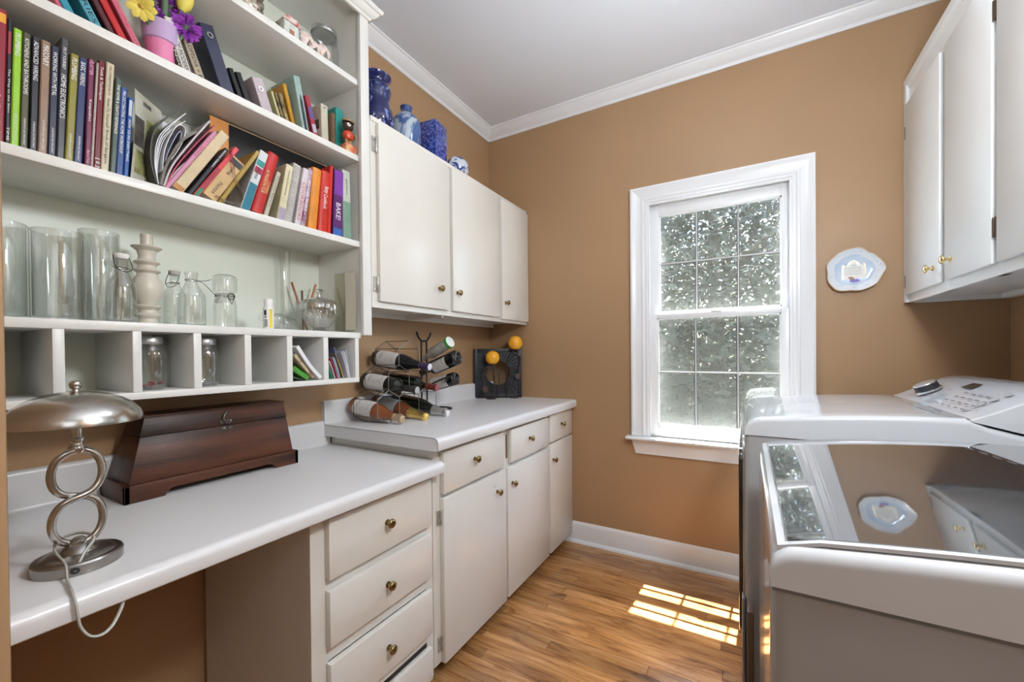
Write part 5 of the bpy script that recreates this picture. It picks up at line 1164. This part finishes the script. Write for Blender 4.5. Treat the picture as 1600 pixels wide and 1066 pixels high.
for lab_, i, r_, xb, zb, xt, zt, rr, gl, cap, ce, lm, kd, cl2 in (
  ('rose wine bottle with a bare tan neck, lowest left in the hexagon rack', 0, 0, -.205, .967, .075, .921, .0385, ROSE, mat('clear_tan_neck', (.42, .30, .18), .3), CORK, LB, 'burgundy', .055),
  ('rose sparkling bottle with a gold foil neck, lower middle of the hexagon rack', 1, 0, -.205, .964, .098, .912, .0400, AMB, mat('gold_foil', (.85, .62, .20), .25, .9, bump=.6, bscale=300), None, LB2, 'champagne', .105),
  ('dark sparkling bottle with a silver foil neck, lower right of the hexagon rack', 2, 0, -.205, .962, .120, .912, .0400, DKG, mat('silver_foil', (.62, .63, .65), .3, .9, bump=.6, bscale=300), mat('white_foil_end', (.8, .8, .8), .4), None, 'champagne', .085),
  ('dark wine bottle with a black capsule, left of the middle row', 0, 1, -.205, 1.073, .100, 1.038, .0385, DKG, mat('black_capsule', (.03, .03, .028), .4), mat('grey_capsule_end', (.45, .45, .45), .5), LB, 'bordeaux', .062),
  ('dark wine bottle with a dark red capsule, right of the middle row', 1, 1, -.205, 1.073, .108, 1.038, .0385, DKG, mat('red_capsule', (.16, .03, .025), .35), mat('red_capsule_end', (.30, .06, .06), .4), None, 'bordeaux', .060),
  ('dark wine bottle with a purple capsule, alone on top of the hexagon rack', 0, 2, -.200, 1.178, .118, 1.136, .0390, DKB, mat('purple_capsule', (.05, .035, .10), .4), mat('white_capsule_end', (.72, .70, .80), .4), LB, 'burgundy', .055)):
    bottle(lab_, rackp(i, r_, xb, 0)[:2]+(zb,), tipfor(i, r_, xt, zt), rr, gl, cap, lm, kd, cl2, ce, spin=0, label_a=(-80, 80))

# second black rack with bottles lying neck down
br = thing('bottle_rack', 'black iron bottle holder with forked top standing behind the hexagon rack', 'wine rack', (0, 0, 0))
b = MB()
ty = -.750
for dy in (-.016, .026):
    b.tube([(.050, ty+dy, KT+.002), (.050, ty+dy, 1.262)], .0048, 8)
b.tube(catmull([(.050, ty-.050, 1.312), (.050, ty-.038, 1.285), (.050, ty-.014, 1.266), (.050, ty+.024, 1.266), (.050, ty+.048, 1.285), (.050, ty+.062, 1.310)], 5), .0055, 8)
for zz_ in (1.175, 1.060):
    b.tube(catmull([(.050, ty-.016, zz_-.045), (.12, ty-.040, zz_-.030), (.21, ty-.045, zz_+.002), (.235, ty-.030, zz_+.008), (.238, ty+.005, zz_-.030), (.236, ty+.040, zz_+.008), (.21, ty+.052, zz_+.002), (.12, ty+.045, zz_-.030), (.050, ty+.026, zz_-.045)], 5), .0042, 8)
    b.tube([(.228, ty-.032, zz_+.006), (.240, ty-.038, zz_-.002), (.236, ty-.050, zz_-.006)], .0042, 8)
b.tube(catmull([(.050, ty-.016, KT+.004), (.12, ty-.06, KT+.004), (.20, ty-.04, KT+.004), (.20, ty+.05, KT+.004), (.12, ty+.07, KT+.004), (.050, ty+.026, KT+.004)], 5), .0042, 8)
b.build('iron_frame', BLACK, br, smooth=60)
G5 = 'bottles lying neck down in the black iron rack'
bottle('wine bottle with a cream label, base up, middle of the black iron rack', (.292, -.765, 1.176), (.030, -.745, 1.090), .0395, DKB, mat('black_capsule', (.03, .03, .028), .4), LB, 'bordeaux', .06, None, G5, lab=(.20, .56), label_a=(-75, 75))
bottle('wine bottle with a cream label, base outward, lowest in the black iron rack', (.262, -.740, 1.066), (.020, -.735, 1.005), .0355, DKB, mat('black_capsule', (.03, .03, .028), .4), LB, 'bordeaux', .06, None, G5, lab=(.16, .62), label_a=(-75, 75))
gbt = thing('green_ended_bottle', 'pale grey bottle with a green ring and white base, topmost in the black iron rack', 'bottle', (.252, -.770, 1.256), group=G5); gbt.rotation_mode = 'QUATERNION'
gbt.rotation_quaternion = (Vector((.05, -.755, 1.165))-Vector((.252, -.770, 1.256))).to_track_quat('Z', 'Y')
lathe('glass_body', [(.0285, .018), (.0285, .150), (.020, .165), (.012, .18), (.012, .215)], mat('pale_grey_bottle', (.42, .43, .40), .15, c2=(.62, .62, .58), nscale=35), gbt, 32)
lathe('green_ring', [(.0290, .002), (.0305, .004), (.0305, .018), (.0285, .019)], mat('green_plastic_ring', (.05, .30, .04), .3), gbt, 32)
lathe('white_base', [(.0001, -.001), (.022, -.001), (.0285, .001), (.0300, .004)], mat('white_base_plastic', (.75, .78, .75), .3), gbt, 32)
bpy.data.objects['iron_frame']

# ================================================================= CORNER ORNAMENT AND CANDLES
of = thing('square_ornament', 'black carved square frame with a round opening leaning in the corner', 'ornament', (.012, -.226, KT+.0006), (0, 0, math.atan2(.186, .258)))
# local x runs along the frame's face, y is depth (away from camera), z up
W_, H_ = .316, .325; cx_, cz_, cr_ = .160, .168, .082
rim = MB(); N = 48; outer = []; inn = []
for k in range(N):
    a = 2*pi*k/N; c, s_ = cos(a), sin(a); k2 = 1/max(abs(c)/(W_/2), abs(s_)/(H_/2)); outer.append((W_/2+c*k2, H_/2+s_*k2)); inn.append((cx_+cr_*c, cz_+cr_*s_))
vs = [(x, 0, z) for x, z in outer]+[(x, 0, z) for x, z in inn]+[(x, .014, z) for x, z in outer]+[(x, .014, z) for x, z in inn]
fs = []
for k in range(N):
    j = (k+1) % N; fs += [(k, j, N+j, N+k), (2*N+k, 3*N+k, 3*N+j, 2*N+j), (k, 2*N+k, 2*N+j, j), (N+k, N+j, 3*N+j, 3*N+k)]
rim.add(vs, fs); CBK = mat('carved_black', (.014, .013, .018), .45, bump=.6, bscale=70)
rim.build('carved_panel', CBK, of)
for k in range(40):
    a = 2*pi*k/40+.04; c, s_ = cos(a), sin(a); k2 = 1/max(abs(c)/(W_/2-.035), abs(s_)/(H_/2-.035)); p = (cx_+(cr_+.006)*c, cz_+(cr_+.006)*s_); q = (W_/2+c*k2, H_/2+s_*k2)
    MB().tube([(p[0], -.002, p[1]), (q[0], -.002, q[1])], .0028, 5).build('carved_ray', CBK, of, smooth=60)
b = MB(); b.box(0, .024, -.006, .0, 0, H_); b.box(W_-.024, W_, -.006, 0, 0, H_); b.box(.024, W_-.024, -.006, 0, 0, .024); b.box(.024, W_-.024, -.006, 0, H_-.024, H_); b.build('frame_border', CBK, of, bevel=.002)
WAX = mat('orange_wax', (.98, .46, .03), .3); WAX.node_tree.nodes['Principled BSDF'].inputs['Subsurface Weight'].default_value = .25; WAX.node_tree.nodes['Principled BSDF'].inputs['Subsurface Radius'].default_value = (.02, .008, .002)
CI = mat('candle_iron', (.07, .06, .06), .3, .6); LEAFB = mat('bronze_leaf', (.10, .06, .045), .45, .5)
def ball_candle(label, x, y, z, r):
    t_ = thing('candle', label, 'candle', (x, y, z), group='orange ball candles')
    lathe('wax_ball', [(.0001, -r*.86), (r*.55, -r*.85)]+[(r*sin(R(a)), -r*cos(R(a))) for a in range(35, 179, 8)]+[(.0001, r)], WAX, t_, 40, smooth=60)
    MB().tube([(0, 0, r-.002), (.001, 0, r+.006)], .0012, 6).build('wick', mat('wick', (.35, .22, .08), .8), t_)
ball_candle('orange ball candle on the lower iron holder', .150, -.212, 1.1650, .0455)
ball_candle('orange ball candle on the higher iron holder', .246, -.082, 1.2600, .0480)
dz_ = Vector((.81, .585, 0))     # sideways direction as seen from the room
def holder(label, x, y, zc, loops, leaf, stem_off):
    t_ = thing('candle_holder', label, 'candle holder', (x, y, KT), group='iron leaf candle holders')
    lathe('base', [(.0001, 0), (.030, 0), (.032, .003), (.030, .007), (.024, .009), (.0001, .010)], CI, t_, 28)
    lathe('cup', [(.0001, zc-KT-.002), (.020, zc-KT-.001), (.028, zc-KT+.003), (.028, zc-KT+.0055)], CI, t_, 28)
    d = dz_
    for L2 in loops: MB().tube(catmull([tuple(d*a+Vector((.003, -.004, c))) for a, c in L2], 6), .0034, 8).build('iron_stem', CI, t_, smooth=60)
    la, lc = leaf; c0 = d*la+Vector((.006, -.008, lc))
    P = [(0, .0), (.012, .010), (.018, .024), (.013, .038), (0, .044), (-.013, .038), (-.018, .024), (-.012, .010)]
    fv = [tuple(c0+d*a+Vector((.002, -.003, b_))) for a, b_ in P]; bv = [tuple(c0+d*a+Vector((-.0, .0, b_))) for a, b_ in P]
    MB().add(fv+bv, [tuple(range(8)), tuple(range(8, 16))[::-1]]+[(i, (i+1) % 8, 8+(i+1) % 8, 8+i) for i in range(8)]).build('leaf', LEAFB, t_)
hz = 1.1650-.0391-KT-.006
holder('low iron candle holder with a bronze leaf', .140, -.218, 1.1200, [[(.020, .008), (.022, .12), (.022, hz)], [(.022, .10), (.005, .190), (-.030, .205), (-.048, .160), (-.040, .105), (-.038, .080)], [(-.050, .195), (0, .215), (.040, .190), (.052, .140), (.054, .008)]], (-.038, .040), 0)
holder('high iron candle holder with a bronze leaf', .238, -.088, 1.2120, [[(-.048, .006), (-.054, .10), (-.052, .19), (-.038, .26), (-.015, .300), (.0, .308)], [(.0, .300), (.030, .285), (.042, .255), (.034, .210), (.022, .165)], [(-.048, .006), (-.02, .005), (.02, .005)]], (.022, .120), 0)

# ================================================================= WALL PLATE
pc_ = thing('wall_plate', 'scalloped pale blue plate with a printed verse hanging on the window wall', 'plate', (2.000, -.004, 1.5600), (0, 0, 0))
# local: x right, z up, y towards the room is negative
def plate_r(a, k): 
    return k*(1+.035*cos(3*a+.6)+.030*cos(5*a-1.0)+.016*cos(9*a))
def ring(k, y, n_=96): return [(.1050*plate_r(2*pi*j/n_, k)*cos(2*pi*j/n_), y, .1000*plate_r(2*pi*j/n_, k)*sin(2*pi*j/n_)) for j in range(n_)]
def rings(name, L_, m_, closed_c=False):
    b = MB(); n_ = 96; vs = []
    for k, y in L_: vs += ring(k, y)
    fs = [(i*n_+j, i*n_+(j+1) % n_, (i+1)*n_+(j+1) % n_, (i+1)*n_+j) for i in range(len(L_)-1) for j in range(n_)]
    if closed_c: fs += [tuple(range((len(L_)-1)*n_, len(L_)*n_))]
    return b.add(vs, fs).build(name, m_, pc_, smooth=40)
PWH = mat('plate_glaze', (.68, .73, .80), .12, coat=.4, c2=(.76, .78, .82), nscale=9); PBL = mat('plate_blue_well', (.45, .56, .72), .12, coat=.4, c2=(.62, .70, .80), nscale=10)
GILT = mat('gilt_rim', (.62, .42, .20), .35, .4, c2=(.80, .68, .52), nscale=26)
rings('plate_back', [(.55, .003), (.94, -.012), (1.0, -.0185)], PWH)
rings('gilt_edge', [(.955, -.0188), (.985, -.0200), (1.002, -.0186)], GILT)
rings('plate_rim', [(.958, -.0186), (.90, -.016), (.80, -.012), (.70, -.0095)], PWH)
rings('plate_well', [(.70, -.0095), (.62, -.0070), (.52, -.0062), (.001, -.0060)], PBL, True)
def flatp(name, P, y, m_, th=.0006): 
    o = MB().prism([(a, c) for a, c in P], 0, th, 'y').build(name, m_, pc_); o.location = (0, y-th, 0); return o
shield = [(-.040, -.034), (-.040, .022), (-.033, .026), (-.024, .018), (-.016, .034), (0, .044), (.016, .034), (.026, .020), (.034, .028), (.040, .024), (.040, -.028)]
flatp('verse_border', [(a*1.08, c*1.10) for a, c in shield], -.0066, GILT); flatp('verse_panel', shield, -.0073, mat('verse_cream', (.80, .78, .74), .2))
text('HOME', 'verse_lettering', BLP, pc_, (-.010, -.0090, .020), (1, 0, 0), (0, 0, 1), .020, .006)
for k, ln in enumerate(('bless this house o lord we', 'pray make it safe by night', 'and day bless these walls', 'so firm and stout keeping', 'want and trouble out')):
    text(ln, 'verse_lettering', INK, pc_, (-.033, -.0090, .012-.0075*k), (1, 0, 0), (0, 0, 1), .062-.004*(k % 2), .0042)
flatp('painted_flower', [(.010*cos(R(a))*(1+.25*cos(R(a*5)))-.004, -.044+.010*sin(R(a))*(1+.25*cos(R(a*5)))) for a in range(0, 360, 12)], -.0070, mat('lilac_enamel', (.22, .16, .50), .2), .0012)
flatp('painted_flower', [(.011*cos(R(a))*(1+.2*cos(R(a*3)))+.010, -.047+.007*sin(R(a))) for a in range(0, 360, 12)], -.0072, mat('lilac_enamel', (.22, .16, .50), .2), .0012)
flatp('painted_bird', [(-.022, -.030), (-.006, -.028), (.004, -.036), (-.002, -.044), (-.014, -.040)], -.0074, mat('brown_enamel', (.35, .18, .10), .2), .0012)
for a, k in ((20, .82), (45, .84), (75, .83), (110, .84), (130, .86), (350, .80), (330, .84), (300, .85), (270, .83), (240, .86), (10, .88), (200, .86)):
    p = (.105*k*cos(R(a)), .100*k*sin(R(a))); flatp('gilt_fleck', [(p[0], p[1]), (p[0]+.004, p[1]+.006), (p[0]+.001, p[1]+.005)], -.0150, mat('fleck', (.12, .12, .18), .3), .0012)
